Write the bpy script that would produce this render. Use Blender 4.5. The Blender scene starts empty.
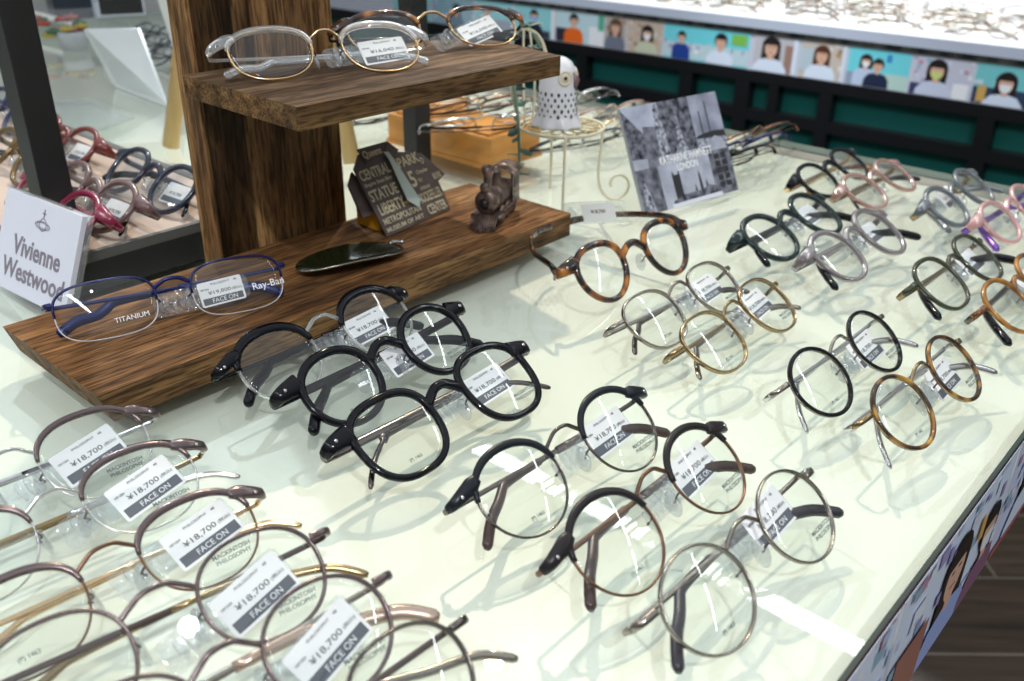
import bpy, bmesh, math, random
import numpy as np
from mathutils import Vector, Matrix
PI = math.pi
random.seed(7)
sc = bpy.context.scene
COL = sc.collection
TZ = 0.85          # height of the display table's glass surface above the floor

# ------------------------------------------------------------------ camera
cam_d = bpy.data.cameras.new('camera')
cam = bpy.data.objects.new('camera', cam_d); COL.objects.link(cam); sc.camera = cam
cam_d.sensor_width = 36.0
cam_d.lens = 917.67 * 36.0 / 1024.0
cam_d.clip_start = 0.01; cam_d.clip_end = 60
def cam_axes(yaw, pitch, roll):
    f = np.array([math.cos(yaw)*math.cos(pitch), math.sin(yaw)*math.cos(pitch), -math.sin(pitch)])
    r = np.cross(f, [0, 0, 1.]); r /= np.linalg.norm(r)
    d = np.cross(f, r)
    return r*math.cos(roll)+d*math.sin(roll), -r*math.sin(roll)+d*math.cos(roll), f
cr, cd, cf = cam_axes(0.72527182, 0.47568896, -0.01413144)
m = Matrix.Identity(4)
for i in range(3):
    m[i][0] = cr[i]; m[i][1] = -cd[i]; m[i][2] = -cf[i]
m[0][3], m[1][3], m[2][3] = 0, 0, TZ+0.265
cam.matrix_world = m
cam_d.dof.use_dof = True
cam_d.dof.focus_distance = 0.50
cam_d.dof.aperture_fstop = 10.0

# ------------------------------------------------------------------ world, lights, exposure
w = bpy.data.worlds.new('world'); sc.world = w; w.use_nodes = True
_N, _L = w.node_tree.nodes, w.node_tree.links
_tc = _N.new('ShaderNodeTexCoord'); _sp = _N.new('ShaderNodeSeparateXYZ'); _rp = _N.new('ShaderNodeValToRGB')
_L.new(_tc.outputs['Generated'], _sp.inputs[0])
_mr = _N.new('ShaderNodeMapRange'); _mr.inputs['From Min'].default_value = -1; _mr.inputs['From Max'].default_value = 1
_L.new(_sp.outputs[2], _mr.inputs[0]); _L.new(_mr.outputs[0], _rp.inputs[0]); _L.new(_rp.outputs[0], _N['Background'].inputs[0])
_e = _rp.color_ramp.elements; _e[0].position = 0.45; _e[0].color = (0.10, 0.09, 0.08, 1); _e[1].position = 1.0; _e[1].color = (0.90, 0.95, 1.0, 1)
_m = _e.new(0.62); _m.color = (0.22, 0.22, 0.22, 1); _m = _e.new(0.80); _m.color = (0.60, 0.64, 0.68, 1)
_N['Background'].inputs[1].default_value = 1.0
sc.view_settings.view_transform = 'Standard'
sc.view_settings.look = 'None'
sc.view_settings.gamma = 1.0
sc.view_settings.use_curve_mapping = False
sc.view_settings.exposure = -0.22
sc.cycles.transparent_max_bounces = 40
sc.cycles.max_bounces = 10
sc.cycles.transmission_bounces = 8
sc.cycles.sample_clamp_indirect = 6.0

def area(name, loc, sx, sy, energy, color, rot=(0, 0, 0)):
    d = bpy.data.lights.new(name, 'AREA'); d.shape = 'RECTANGLE'; d.size = sx; d.size_y = sy
    d.energy = energy; d.color = color
    o = bpy.data.objects.new(name, d); o.location = loc; o.rotation_euler = rot; COL.objects.link(o); return o
def spot(name, loc, target, energy, color, size=1.1, rad=0.03):
    d = bpy.data.lights.new(name, 'SPOT'); d.energy = energy; d.color = color; d.spot_size = size
    d.spot_blend = 0.6; d.shadow_soft_size = rad
    o = bpy.data.objects.new(name, d); o.location = loc
    v = Vector(target)-Vector(loc); o.rotation_euler = v.to_track_quat('-Z', 'Y').to_euler(); COL.objects.link(o); return o
for y in (-2.05, -0.80, 0.45, 1.70, 2.95):          # the row of ceiling strip lights beyond the table
    area('strip_light', (2.0, y, TZ+1.6), 0.07, 1.12, 4.2, (0.92, 0.97, 1.0))
for y in (-0.9, 0.6, 2.1):                            # a second, unseen row added above the customer side to brighten the fronts
    area('strip_light', (-0.9, y, TZ+1.6), 0.07, 1.12, 7.5, (0.95, 0.98, 1.0))
spot('warm_ceiling_spot', (1.30, 1.20, TZ+1.6), (0.45, 0.25, TZ), 100, (1.0, 0.85, 0.64), 0.95, 0.022)
spot('cool_ceiling_spot', (0.80, 1.85, TZ+1.55), (0.48, 0.28, TZ), 62, (0.80, 0.92, 1.0), 0.85, 0.022)
spot('added_front_spot', (-0.45, -0.85, TZ+1.6), (0.40, 0.30, TZ), 70, (0.97, 0.98, 1.0), 1.1, 0.025)  # unseen spot added on the customer side to brighten tags and frame fronts
for y in (0.5, 1.2): spot('added_print_spot', (0.95, y, TZ+1.5), (1.82, y, TZ-0.1), 75, (0.95, 0.98, 1.0), 0.75, 0.05)  # unseen spots added to lift the dull prints on the far counter's face
for y in (0.2, 0.9, 1.6): spot('added_counter_spot', (2.9, y, TZ+1.5), (2.15, y, TZ), 85, (1.0, 0.97, 0.93), 0.9, 0.05)  # unseen spots added over the far counter to overexpose its white top

# ------------------------------------------------------------------ materials
MATS = {}
def nodes(mt):
    mt.use_nodes = True
    nt = mt.node_tree; return nt, nt.nodes, nt.links
def pm(name, color, rough=0.4, metal=0.0, trans=0.0, ior=1.5, coat=0.0, spec=0.5):
    if name in MATS: return MATS[name]
    mt = bpy.data.materials.new(name); nt, N, L = nodes(mt); b = N['Principled BSDF']
    b.inputs['Base Color'].default_value = (*color, 1); b.inputs['Roughness'].default_value = rough
    b.inputs['Metallic'].default_value = metal; b.inputs['Transmission Weight'].default_value = trans
    b.inputs['IOR'].default_value = ior; b.inputs['Coat Weight'].default_value = coat
    b.inputs['Specular IOR Level'].default_value = spec
    MATS[name] = mt; return mt
def clear(name, tint=(1, 1, 1), ior=1.5, rough=0.0, boost=1.0, bump=0.0, haze=0.0):
    """thin clear plastic or glass: see-through with a Fresnel mirror on it"""
    if name in MATS: return MATS[name]
    mt = bpy.data.materials.new(name); nt, N, L = nodes(mt)
    N.remove(N['Principled BSDF']); out = N['Material Output']
    t = N.new('ShaderNodeBsdfTransparent'); t.inputs[0].default_value = (*tint, 1)
    g = N.new('ShaderNodeBsdfAnisotropic'); g.inputs['Roughness'].default_value = rough
    # Schlick reflectance on the outer faces
    geo = N.new('ShaderNodeNewGeometry'); vm = N.new('ShaderNodeVectorMath'); vm.operation = 'DOT_PRODUCT'
    L.new(geo.outputs['Incoming'], vm.inputs[0]); L.new(geo.outputs['Normal'], vm.inputs[1]); norm_in = vm.inputs[1]
    ab = N.new('ShaderNodeMath'); ab.operation = 'ABSOLUTE'; L.new(vm.outputs['Value'], ab.inputs[0])
    om = N.new('ShaderNodeMath'); om.operation = 'SUBTRACT'; om.inputs[0].default_value = 1.0; L.new(ab.outputs[0], om.inputs[1])
    pw = N.new('ShaderNodeMath'); pw.operation = 'POWER'; pw.inputs[1].default_value = 5; L.new(om.outputs[0], pw.inputs[0])
    f0 = ((ior-1)/(ior+1))**2
    ma = N.new('ShaderNodeMath'); ma.operation = 'MULTIPLY_ADD'; ma.inputs[1].default_value = 1-f0; ma.inputs[2].default_value = f0; L.new(pw.outputs[0], ma.inputs[0])
    fr = N.new('ShaderNodeMath'); fr.operation = 'SUBTRACT'; fr.inputs[0].default_value = boost*1.5; fr.use_clamp = False
    mb_ = N.new('ShaderNodeMath'); mb_.operation = 'MULTIPLY'; mb_.inputs[1].default_value = boost*1.5; L.new(geo.outputs['Backfacing'], mb_.inputs[0]); L.new(mb_.outputs[0], fr.inputs[1])
    mu = N.new('ShaderNodeMath'); mu.operation = 'MULTIPLY'; mu.use_clamp = True
    mx = N.new('ShaderNodeMixShader')
    L.new(ma.outputs[0], mu.inputs[0]); L.new(fr.outputs[0], mu.inputs[1]); L.new(mu.outputs[0], mx.inputs[0])
    L.new(t.outputs[0], mx.inputs[1]); L.new(g.outputs[0], mx.inputs[2])
    last = mx
    if haze > 0:
        d = N.new('ShaderNodeBsdfDiffuse'); d.inputs[0].default_value = (0.9, 0.93, 0.95, 1)
        m2 = N.new('ShaderNodeMixShader'); m2.inputs[0].default_value = haze
        L.new(mx.outputs[0], m2.inputs[1]); L.new(d.outputs[0], m2.inputs[2]); last = m2
    if bump > 0:
        n = N.new('ShaderNodeTexNoise'); n.inputs['Scale'].default_value = 260
        tc = N.new('ShaderNodeTexCoord'); L.new(tc.outputs['Object'], n.inputs['Vector'])
        bp = N.new('ShaderNodeBump'); bp.inputs['Strength'].default_value = bump; bp.inputs['Distance'].default_value = 0.002
        L.new(n.outputs[0], bp.inputs['Height']); L.new(bp.outputs[0], g.inputs['Normal'])
    L.new(last.outputs[0], out.inputs[0])
    MATS[name] = mt; return mt
def ramp(N, stops):
    r = N.new('ShaderNodeValToRGB'); e = r.color_ramp.elements
    while len(e) < len(stops): e.new(0.5)
    for k, (p, c) in enumerate(stops):
        e[k].position = p; e[k].color = (*c, 1)
    return r
def noise_mat(name, scale, stops, rough=0.3, stretch=(1, 1, 1), detail=3, coat=0.0, metal=0.0, bump=0.0, trans=0.0, dist=0.0):
    if name in MATS: return MATS[name]
    mt = bpy.data.materials.new(name); nt, N, L = nodes(mt); b = N['Principled BSDF']
    tc = N.new('ShaderNodeTexCoord'); mp = N.new('ShaderNodeMapping'); mp.inputs['Scale'].default_value = stretch
    n = N.new('ShaderNodeTexNoise'); n.inputs['Scale'].default_value = scale; n.inputs['Detail'].default_value = detail
    n.inputs['Distortion'].default_value = dist
    r = ramp(N, stops)
    L.new(tc.outputs['Object'], mp.inputs[0]); L.new(mp.outputs[0], n.inputs['Vector'])
    L.new(n.outputs[0], r.inputs[0]); L.new(r.outputs[0], b.inputs['Base Color'])
    b.inputs['Roughness'].default_value = rough; b.inputs['Coat Weight'].default_value = coat
    b.inputs['Metallic'].default_value = metal; b.inputs['Transmission Weight'].default_value = trans
    if bump:
        bp = N.new('ShaderNodeBump'); bp.inputs['Strength'].default_value = bump; bp.inputs['Distance'].default_value = 0.001
        L.new(n.outputs[0], bp.inputs['Height']); L.new(bp.outputs[0], b.inputs['Normal'])
    MATS[name] = mt; return mt

def wood(name, axis, dark, mid, light, plank=None, rough=0.5, gscale=1.0):
    """oiled wood; axis = grain direction, plank = (axis, width) strips of different shade"""
    if name in MATS: return MATS[name]
    mt = bpy.data.materials.new(name); nt, N, L = nodes(mt); b = N['Principled BSDF']
    tc = N.new('ShaderNodeTexCoord'); mp = N.new('ShaderNodeMapping')
    s = [70*gscale]*3; s[axis] = 5*gscale; mp.inputs['Scale'].default_value = s
    n = N.new('ShaderNodeTexNoise'); n.inputs['Scale'].default_value = 1.0; n.inputs['Detail'].default_value = 6; n.inputs['Distortion'].default_value = 0.6
    r = ramp(N, [(0.30, dark), (0.52, mid), (0.72, light)])
    L.new(tc.outputs['Object'], mp.inputs[0]); L.new(mp.outputs[0], n.inputs['Vector']); L.new(n.outputs[0], r.inputs[0])
    # fine pores
    mp2 = N.new('ShaderNodeMapping'); s2 = [520*gscale]*3; s2[axis] = 45*gscale; mp2.inputs['Scale'].default_value = s2
    n2 = N.new('ShaderNodeTexNoise'); n2.inputs['Scale'].default_value = 1.0; n2.inputs['Detail'].default_value = 2
    L.new(tc.outputs['Object'], mp2.inputs[0]); L.new(mp2.outputs[0], n2.inputs['Vector'])
    r2 = ramp(N, [(0.38, (0.30, 0.28, 0.26)), (0.56, (1.15, 1.15, 1.15))]); L.new(n2.outputs[0], r2.inputs[0])
    mx = N.new('ShaderNodeMix'); mx.data_type = 'RGBA'; mx.blend_type = 'MULTIPLY'; mx.inputs[0].default_value = 0.85
    L.new(r.outputs[0], mx.inputs[6]); L.new(r2.outputs[0], mx.inputs[7])
    # broad blotches of a greyer stain
    mp3 = N.new('ShaderNodeMapping'); s3 = [22]*3; s3[axis] = 4; mp3.inputs['Scale'].default_value = s3
    n3 = N.new('ShaderNodeTexNoise'); n3.inputs['Scale'].default_value = 1.0; n3.inputs['Detail'].default_value = 1
    L.new(tc.outputs['Object'], mp3.inputs[0]); L.new(mp3.outputs[0], n3.inputs['Vector'])
    r3 = ramp(N, [(0.46, (1, 1, 1)), (0.64, (0.50, 0.54, 0.56))]); L.new(n3.outputs[0], r3.inputs[0])
    mx3 = N.new('ShaderNodeMix'); mx3.data_type = 'RGBA'; mx3.blend_type = 'MULTIPLY'; mx3.inputs[0].default_value = 0.5
    L.new(mx.outputs[2], mx3.inputs[6]); L.new(r3.outputs[0], mx3.inputs[7])
    last = mx3.outputs[2]
    if plank:
        sp = N.new('ShaderNodeSeparateXYZ'); L.new(tc.outputs['Object'], sp.inputs[0])
        q = N.new('ShaderNodeMapRange'); q.inputs['From Min'].default_value = plank[1]; q.inputs['From Max'].default_value = plank[2]
        L.new(sp.outputs[plank[0]], q.inputs[0])
        rp = ramp(N, [(a, (v, v, v)) for a, v in plank[3]]); rp.color_ramp.interpolation = 'CONSTANT'
        L.new(q.outputs[0], rp.inputs[0])
        mx4 = N.new('ShaderNodeMix'); mx4.data_type = 'RGBA'; mx4.blend_type = 'MULTIPLY'; mx4.inputs[0].default_value = 1
        L.new(last, mx4.inputs[6]); L.new(rp.outputs[0], mx4.inputs[7]); last = mx4.outputs[2]
    L.new(last, b.inputs['Base Color'])
    b.inputs['Roughness'].default_value = rough; b.inputs['Specular IOR Level'].default_value = 0.2
    bp = N.new('ShaderNodeBump'); bp.inputs['Strength'].default_value = 0.25; bp.inputs['Distance'].default_value = 0.0008
    L.new(n2.outputs[0], bp.inputs['Height']); L.new(bp.outputs[0], b.inputs['Normal'])
    MATS[name] = mt; return mt

LENS = clear('demo_lens', (0.985, 0.995, 0.99), 1.5, 0.0, 1.25)
PLASTIC = clear('clear_plastic', (0.95, 0.965, 0.975), 1.5, 0.03, 2.4, 0.9, 0.03)
PADM = clear('nose_pad_silicone', (0.86, 0.88, 0.88), 1.45, 0.1, 2.5, 0, 0.12)
ACRYL = clear('acrylic_sheet', (0.90, 0.94, 0.92), 1.49, 0.05, 1.6, 0, 0.12)
CRYSTAL = pm('crystal_acetate', (0.93, 0.96, 0.98), 0.05, 0, 0.85, 1.35, 0.3)
BLACK = pm('black_acetate', (0.004, 0.0045, 0.007), 0.08, 0, 0, 1.5, 0.0, 0.28)
BLACKGREEN = pm('black_green_acetate', (0.004, 0.016, 0.016), 0.10, 0, 0, 1.5, 0.0)
NAVY = pm('navy_acetate', (0.018, 0.026, 0.05), 0.2, 0, 0, 1.5, 0.4)
MATTBLACK = pm('matt_black_tip', (0.028, 0.024, 0.025), 0.42)
GUN = pm('gunmetal', (0.16, 0.14, 0.13), 0.22, 1.0)
BROWNM = pm('brown_metal', (0.20, 0.115, 0.075), 0.3, 0.9)
MAUVEM = pm('mauve_brown_enamel', (0.17, 0.13, 0.13), 0.24, 0.75)
SILVER = pm('silver_metal', (0.66, 0.66, 0.66), 0.18, 1.0)
ANTSIL = pm('antique_silver', (0.34, 0.31, 0.27), 0.24, 1.0)
GOLD = pm('pale_gold', (0.80, 0.58, 0.34), 0.2, 1.0)
ANTGOLD = pm('antique_gold', (0.36, 0.27, 0.15), 0.26, 1.0)
BLUEM = pm('blue_titanium', (0.012, 0.018, 0.10), 0.28, 0.4)
BROWNTIP = pm('brown_tip', (0.055, 0.035, 0.03), 0.3)
TORT = noise_mat('tortoiseshell', 95, [(0.46, (0.012, 0.006, 0.004)), (0.52, (0.07, 0.025, 0.008)), (0.62, (0.28, 0.095, 0.015)), (0.74, (0.55, 0.24, 0.03))], 0.18, (1, 1, 1), 1, 0.4, dist=0.5)
TORTD = noise_mat('dark_tortoiseshell', 95, [(0.42, (0.010, 0.005, 0.004)), (0.58, (0.07, 0.025, 0.008)), (0.72, (0.42, 0.16, 0.03))], 0.16, (1, 1, 1), 1, 0.4)
HAVANA = noise_mat('havana_inlay', 75, [(0.46, (0.03, 0.012, 0.006)), (0.54, (0.16, 0.065, 0.02)), (0.68, (0.50, 0.27, 0.04))], 0.2, (1, 1, 1), 1, 0.3)
AMBER = noise_mat('amber_acetate', 60, [(0.35, (0.13, 0.045, 0.008)), (0.6, (0.45, 0.20, 0.03))], 0.16, (1, 1, 1), 1, 0.4)
GREYCL = pm('smoke_grey_acetate', (0.17, 0.145, 0.15), 0.14, 0, 0.25, 1.45, 0.4)
GREYBL = pm('slate_acetate', (0.10, 0.12, 0.135), 0.16, 0, 0.15, 1.45, 0.4)
PINKBR = pm('rosy_brown_acetate', (0.36, 0.19, 0.15), 0.16, 0, 0.25, 1.45, 0.4)
PINK = pm('pink_acetate', (0.62, 0.33, 0.32), 0.16, 0, 0.25, 1.45, 0.4)
OLIVE = pm('olive_black_acetate', (0.035, 0.04, 0.018), 0.16, 0, 0, 1.5, 0.4)
BERRY = pm('berry_acetate', (0.26, 0.02, 0.06), 0.2, 0, 0.1, 1.45, 0.4)
MAUVE = pm('mauve_acetate', (0.16, 0.09, 0.085), 0.2, 0, 0.1, 1.45, 0.4)
REDBR = pm('red_brown_acetate', (0.17, 0.03, 0.025), 0.2, 0, 0, 1.45, 0.4)
PURPLE = pm('purple_metal', (0.22, 0.10, 0.45), 0.25, 0.8)
PAPER = pm('white_label_paper', (0.93, 0.935, 0.96), 0.5)
BAND = pm('grey_label_print', (0.10, 0.11, 0.135), 0.5)
INK = pm('black_ink', (0.03, 0.03, 0.035), 0.6)
DEMOINK = pm('demo_lens_print', (0.10, 0.14, 0.14), 0.6)
WHITEINK = pm('white_print', (0.93, 0.94, 0.97), 0.5)
BLACKMETAL = pm('black_powder_coat', (0.012, 0.013, 0.014), 0.5, 0.0)

# ------------------------------------------------------------------ mesh helpers
class MB:
    def __init__(s): s.v = []; s.f = []; s.mi = []; s.sm = []
    def add(s, V, F, mi=0, smooth=True):
        o = len(s.v); s.v += [tuple(map(float, p)) for p in V]
        for f in F: s.f.append(tuple(i+o for i in f)); s.mi.append(mi); s.sm.append(smooth)
        return s
def unit(v):
    v = np.asarray(v, float); n = np.linalg.norm(v); return v/n if n > 1e-12 else v
def mk(name, mb, mats, parent=None, **kw):
    me = bpy.data.meshes.new(name); me.from_pydata(mb.v, [], mb.f)
    for mm in (mats if isinstance(mats, (list, tuple)) else [mats]): me.materials.append(mm)
    me.polygons.foreach_set('material_index', mb.mi); me.polygons.foreach_set('use_smooth', mb.sm); me.update()
    o = bpy.data.objects.new(name, me); COL.objects.link(o)
    if parent is not None: o.parent = parent
    for k, v in kw.items(): o[k] = v
    return o
def bevel(o, wd, seg=2):
    b = o.modifiers.new('bevel', 'BEVEL'); b.width = wd; b.segments = seg; b.limit_method = 'ANGLE'; return o
def tag(o, label, cat, group=None):
    o['label'] = label; o['category'] = cat
    if group: o['group'] = group
    return o
def empty(name, loc=(0, 0, 0), rz=0.0, label=None, cat=None, group=None, mat=None):
    o = bpy.data.objects.new(name, None); o.empty_display_size = 0.02; COL.objects.link(o)
    if mat is not None: o.matrix_world = mat
    else: o.location = loc; o.rotation_euler = (0, 0, rz)
    if label: tag(o, label, cat, group)
    return o
def box(mb, lo, hi, mi=0):
    x0, y0, z0 = lo; x1, y1, z1 = hi
    V = [(x0, y0, z0), (x1, y0, z0), (x1, y1, z0), (x0, y1, z0), (x0, y0, z1), (x1, y0, z1), (x1, y1, z1), (x0, y1, z1)]
    mb.add(V, [(0, 3, 2, 1), (4, 5, 6, 7), (0, 1, 5, 4), (1, 2, 6, 5), (2, 3, 7, 6), (3, 0, 4, 7)], mi, False); return mb
def sweep(mb, P, ref, ra, rb, closed=False, ns=10, mi=0, sq=2.0):
    """tube: ra = half size across (in the plane of the path), rb = half size along ref"""
    P = np.asarray(P, float); n = len(P); ref = np.asarray(ref, float)
    ra = np.broadcast_to(np.asarray(ra, float), (n,)); rb = np.broadcast_to(np.asarray(rb, float), (n,))
    if closed: T = np.roll(P, -1, 0)-np.roll(P, 1, 0)
    else:
        T = np.zeros_like(P); T[1:-1] = P[2:]-P[:-2]; T[0] = P[1]-P[0]; T[-1] = P[-1]-P[-2]
    T /= np.linalg.norm(T, axis=1)[:, None]
    a = np.linspace(0, 2*PI, ns, endpoint=False)
    ca = np.sign(np.cos(a))*abs(np.cos(a))**(2/sq); sa = np.sign(np.sin(a))*abs(np.sin(a))**(2/sq)
    V = []; prev = None
    for i in range(n):
        rf = ref if ref.ndim == 1 else ref[i]
        u = rf-T[i]*(rf@T[i])
        if np.linalg.norm(u) < 0.15: u = prev if prev is not None else np.cross(T[i], [1, 0.3, 0.1])
        u = unit(u-T[i]*(u@T[i])); prev = u
        s = np.cross(T[i], u)
        for k in range(ns): V.append(P[i]+s*ra[i]*ca[k]+u*rb[i]*sa[k])
    F = []
    m_ = n if closed else n-1
    for i in range(m_):
        j = (i+1) % n
        for k in range(ns):
            l = (k+1) % ns; F.append((i*ns+k, i*ns+l, j*ns+l, j*ns+k))
    if not closed:
        F.append(tuple(range(ns-1, -1, -1))); F.append(tuple((n-1)*ns+k for k in range(ns)))
    mb.add(V, F, mi); return mb
def spline(P, per=6, closed=False):
    P = np.asarray(P, float); n = len(P); out = []
    rng = range(n) if closed else range(n-1)
    for i in rng:
        if closed: p0, p1, p2, p3 = P[(i-1) % n], P[i], P[(i+1) % n], P[(i+2) % n]
        else: p0, p1, p2, p3 = P[max(i-1, 0)], P[i], P[i+1], P[min(i+2, n-1)]
        for k in range(per):
            t = k/per
            out.append(0.5*((2*p1)+(-p0+p2)*t+(2*p0-5*p1+4*p2-p3)*t*t+(-p0+3*p1-3*p2+p3)*t**3))
    if not closed: out.append(P[-1])
    return np.array(out)
def lathe(mb, prof, ns=24, mi=0, axis=None, org=(0, 0, 0)):
    """prof: (r, h) pairs turned round an axis"""
    ax = unit(axis if axis is not None else (0, 0, 1)); a = unit(np.cross(ax, (0.31, 0.9, 0.2))); b = np.cross(ax, a)
    V = []; org = np.array(org, float)
    for r, h in prof:
        for k in range(ns):
            t = 2*PI*k/ns; V.append(org+ax*h+(a*math.cos(t)+b*math.sin(t))*max(r, 1e-5))
    F = [(i*ns+k, i*ns+(k+1) % ns, (i+1)*ns+(k+1) % ns, (i+1)*ns+k) for i in range(len(prof)-1) for k in range(ns)]
    F.append(tuple(range(ns-1, -1, -1))); F.append(tuple((len(prof)-1)*ns+k for k in range(ns)))
    mb.add(V, F, mi); return mb
def ball(mb, c, r, mi=0, ns=12, sc3=(1, 1, 1)):
    V = []; nr = ns//2
    for i in range(nr+1):
        ph = PI*i/nr
        for k in range(ns):
            t = 2*PI*k/ns; V.append((c[0]+r*sc3[0]*math.sin(ph)*math.cos(t), c[1]+r*sc3[1]*math.sin(ph)*math.sin(t), c[2]+r*sc3[2]*math.cos(ph)))
    F = [(i*ns+k, (i+1)*ns+k, (i+1)*ns+(k+1) % ns, i*ns+(k+1) % ns) for i in range(nr) for k in range(ns)]
    mb.add(V, F, mi); return mb
def prism(mb, poly, y0, y1, mi=0, plane='xy'):
    """extrude a polygon; plane 'xy' thickness along z, 'xz' thickness along y"""
    n = len(poly)
    if plane == 'xy': V = [(x, y, y0) for x, y in poly]+[(x, y, y1) for x, y in poly]
    else: V = [(x, y0, z) for x, z in poly]+[(x, y1, z) for x, z in poly]
    F = [tuple(range(n-1, -1, -1)), tuple(range(n, 2*n))]+[(i, (i+1) % n, n+(i+1) % n, n+i) for i in range(n)]
    mb.add(V, F, mi, False); return mb
TEXTS = {}
def text_mesh(body, size, depth=0.00012, align='CENTER', bold=0.0, sx=1.0):
    key = (body, size, depth, align, bold, sx)
    if key in TEXTS: return TEXTS[key]
    c = bpy.data.curves.new('lettering', 'FONT'); c.body = body; c.size = size; c.extrude = depth
    c.align_x = align; c.align_y = 'CENTER'; c.resolution_u = 3; c.offset = bold
    o = bpy.data.objects.new('lettering', c); COL.objects.link(o)
    dg = bpy.context.evaluated_depsgraph_get(); dg.update()
    me = bpy.data.meshes.new_from_object(o.evaluated_get(dg)); bpy.data.objects.remove(o)
    if sx != 1.0:
        for v in me.vertices: v.co.x *= sx
    TEXTS[key] = me; return me
def tfit(body, w_, h_, depth=0.00004, bold=0.0):
    key = ('fit', body, w_, h_, depth, bold)
    if key in TEXTS: return TEXTS[key]
    me = text_mesh(body, 0.01, 0.0005, 'CENTER', bold).copy()
    xs = [v.co.x for v in me.vertices]; ys = [v.co.y for v in me.vertices]
    x0, x1, y0, y1 = min(xs), max(xs), min(ys), max(ys)
    for v in me.vertices:
        v.co.x = (v.co.x-(x0+x1)/2)*w_/(x1-x0); v.co.y = (v.co.y-(y0+y1)/2)*h_/(y1-y0); v.co.z *= depth/0.0005
    TEXTS[key] = me; return me
def text_obj(name, me, mat, parent, M4):
    key = (me.name, mat.name)
    if key not in TEXTS:
        m2 = me.copy(); m2.materials.clear(); m2.materials.append(mat); TEXTS[key] = m2
    o = bpy.data.objects.new(name, TEXTS[key]); COL.objects.link(o); o.parent = parent; o.matrix_local = M4
    return o
def T(x, y, z): return Matrix.Translation((x, y, z))
def RZ(a): return Matrix.Rotation(a, 4, 'Z')
def axes(x, y, z, o):
    M4 = Matrix.Identity(4)
    for i in range(3): M4[i][0] = x[i]; M4[i][1] = y[i]; M4[i][2] = z[i]; M4[i][3] = o[i]
    return M4

# ------------------------------------------------------------------ the room
fm = bpy.data.materials.new('wood_look_floor_tiles'); nt, N, L = nodes(fm); b = N['Principled BSDF']
tc = N.new('ShaderNodeTexCoord'); mp = N.new('ShaderNodeMapping'); mp.inputs['Rotation'].default_value = (0, 0, math.radians(48)); mp.inputs['Location'].default_value = (0.02, 0.0, 0)
L.new(tc.outputs['Object'], mp.inputs[0])
br = N.new('ShaderNodeTexBrick'); br.inputs['Scale'].default_value = 1.0; br.inputs['Brick Width'].default_value = 0.9; br.inputs['Row Height'].default_value = 0.18
br.inputs['Mortar Size'].default_value = 0.0022; br.inputs['Color1'].default_value = (0.040, 0.025, 0.017, 1); br.inputs['Color2'].default_value = (0.055, 0.036, 0.025, 1)
br.inputs['Mortar'].default_value = (0.16, 0.13, 0.11, 1)
L.new(mp.outputs[0], br.inputs[0])
mp2 = N.new('ShaderNodeMapping'); mp2.inputs['Scale'].default_value = (4, 60, 1); L.new(mp.outputs[0], mp2.inputs[0])
n2 = N.new('ShaderNodeTexNoise'); n2.inputs['Scale'].default_value = 1; n2.inputs['Detail'].default_value = 5; L.new(mp2.outputs[0], n2.inputs['Vector'])
r2 = ramp(N, [(0.3, (0.5, 0.5, 0.5)), (0.7, (1.5, 1.45, 1.4))]); L.new(n2.outputs[0], r2.inputs[0])
mx = N.new('ShaderNodeMix'); mx.data_type = 'RGBA'; mx.blend_type = 'MULTIPLY'; mx.inputs[0].default_value = 1
L.new(br.outputs[0], mx.inputs[6]); L.new(r2.outputs[0], mx.inputs[7]); L.new(mx.outputs[2], b.inputs['Base Color']); b.inputs['Roughness'].default_value = 0.4
mk('floor', box(MB(), (-2, -2, -0.05), (5, 6, 0)), fm, kind='structure')
WALLM = pm('shop_wall_paint', (0.55, 0.55, 0.52), 0.7)
mk('wall_back', box(MB(), (5, -2, 0), (5.1, 6, 3)), WALLM, kind='structure')
mk('wall_left', box(MB(), (-2, 6, 0), (5.1, 6.1, 3)), WALLM, kind='structure')

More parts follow.
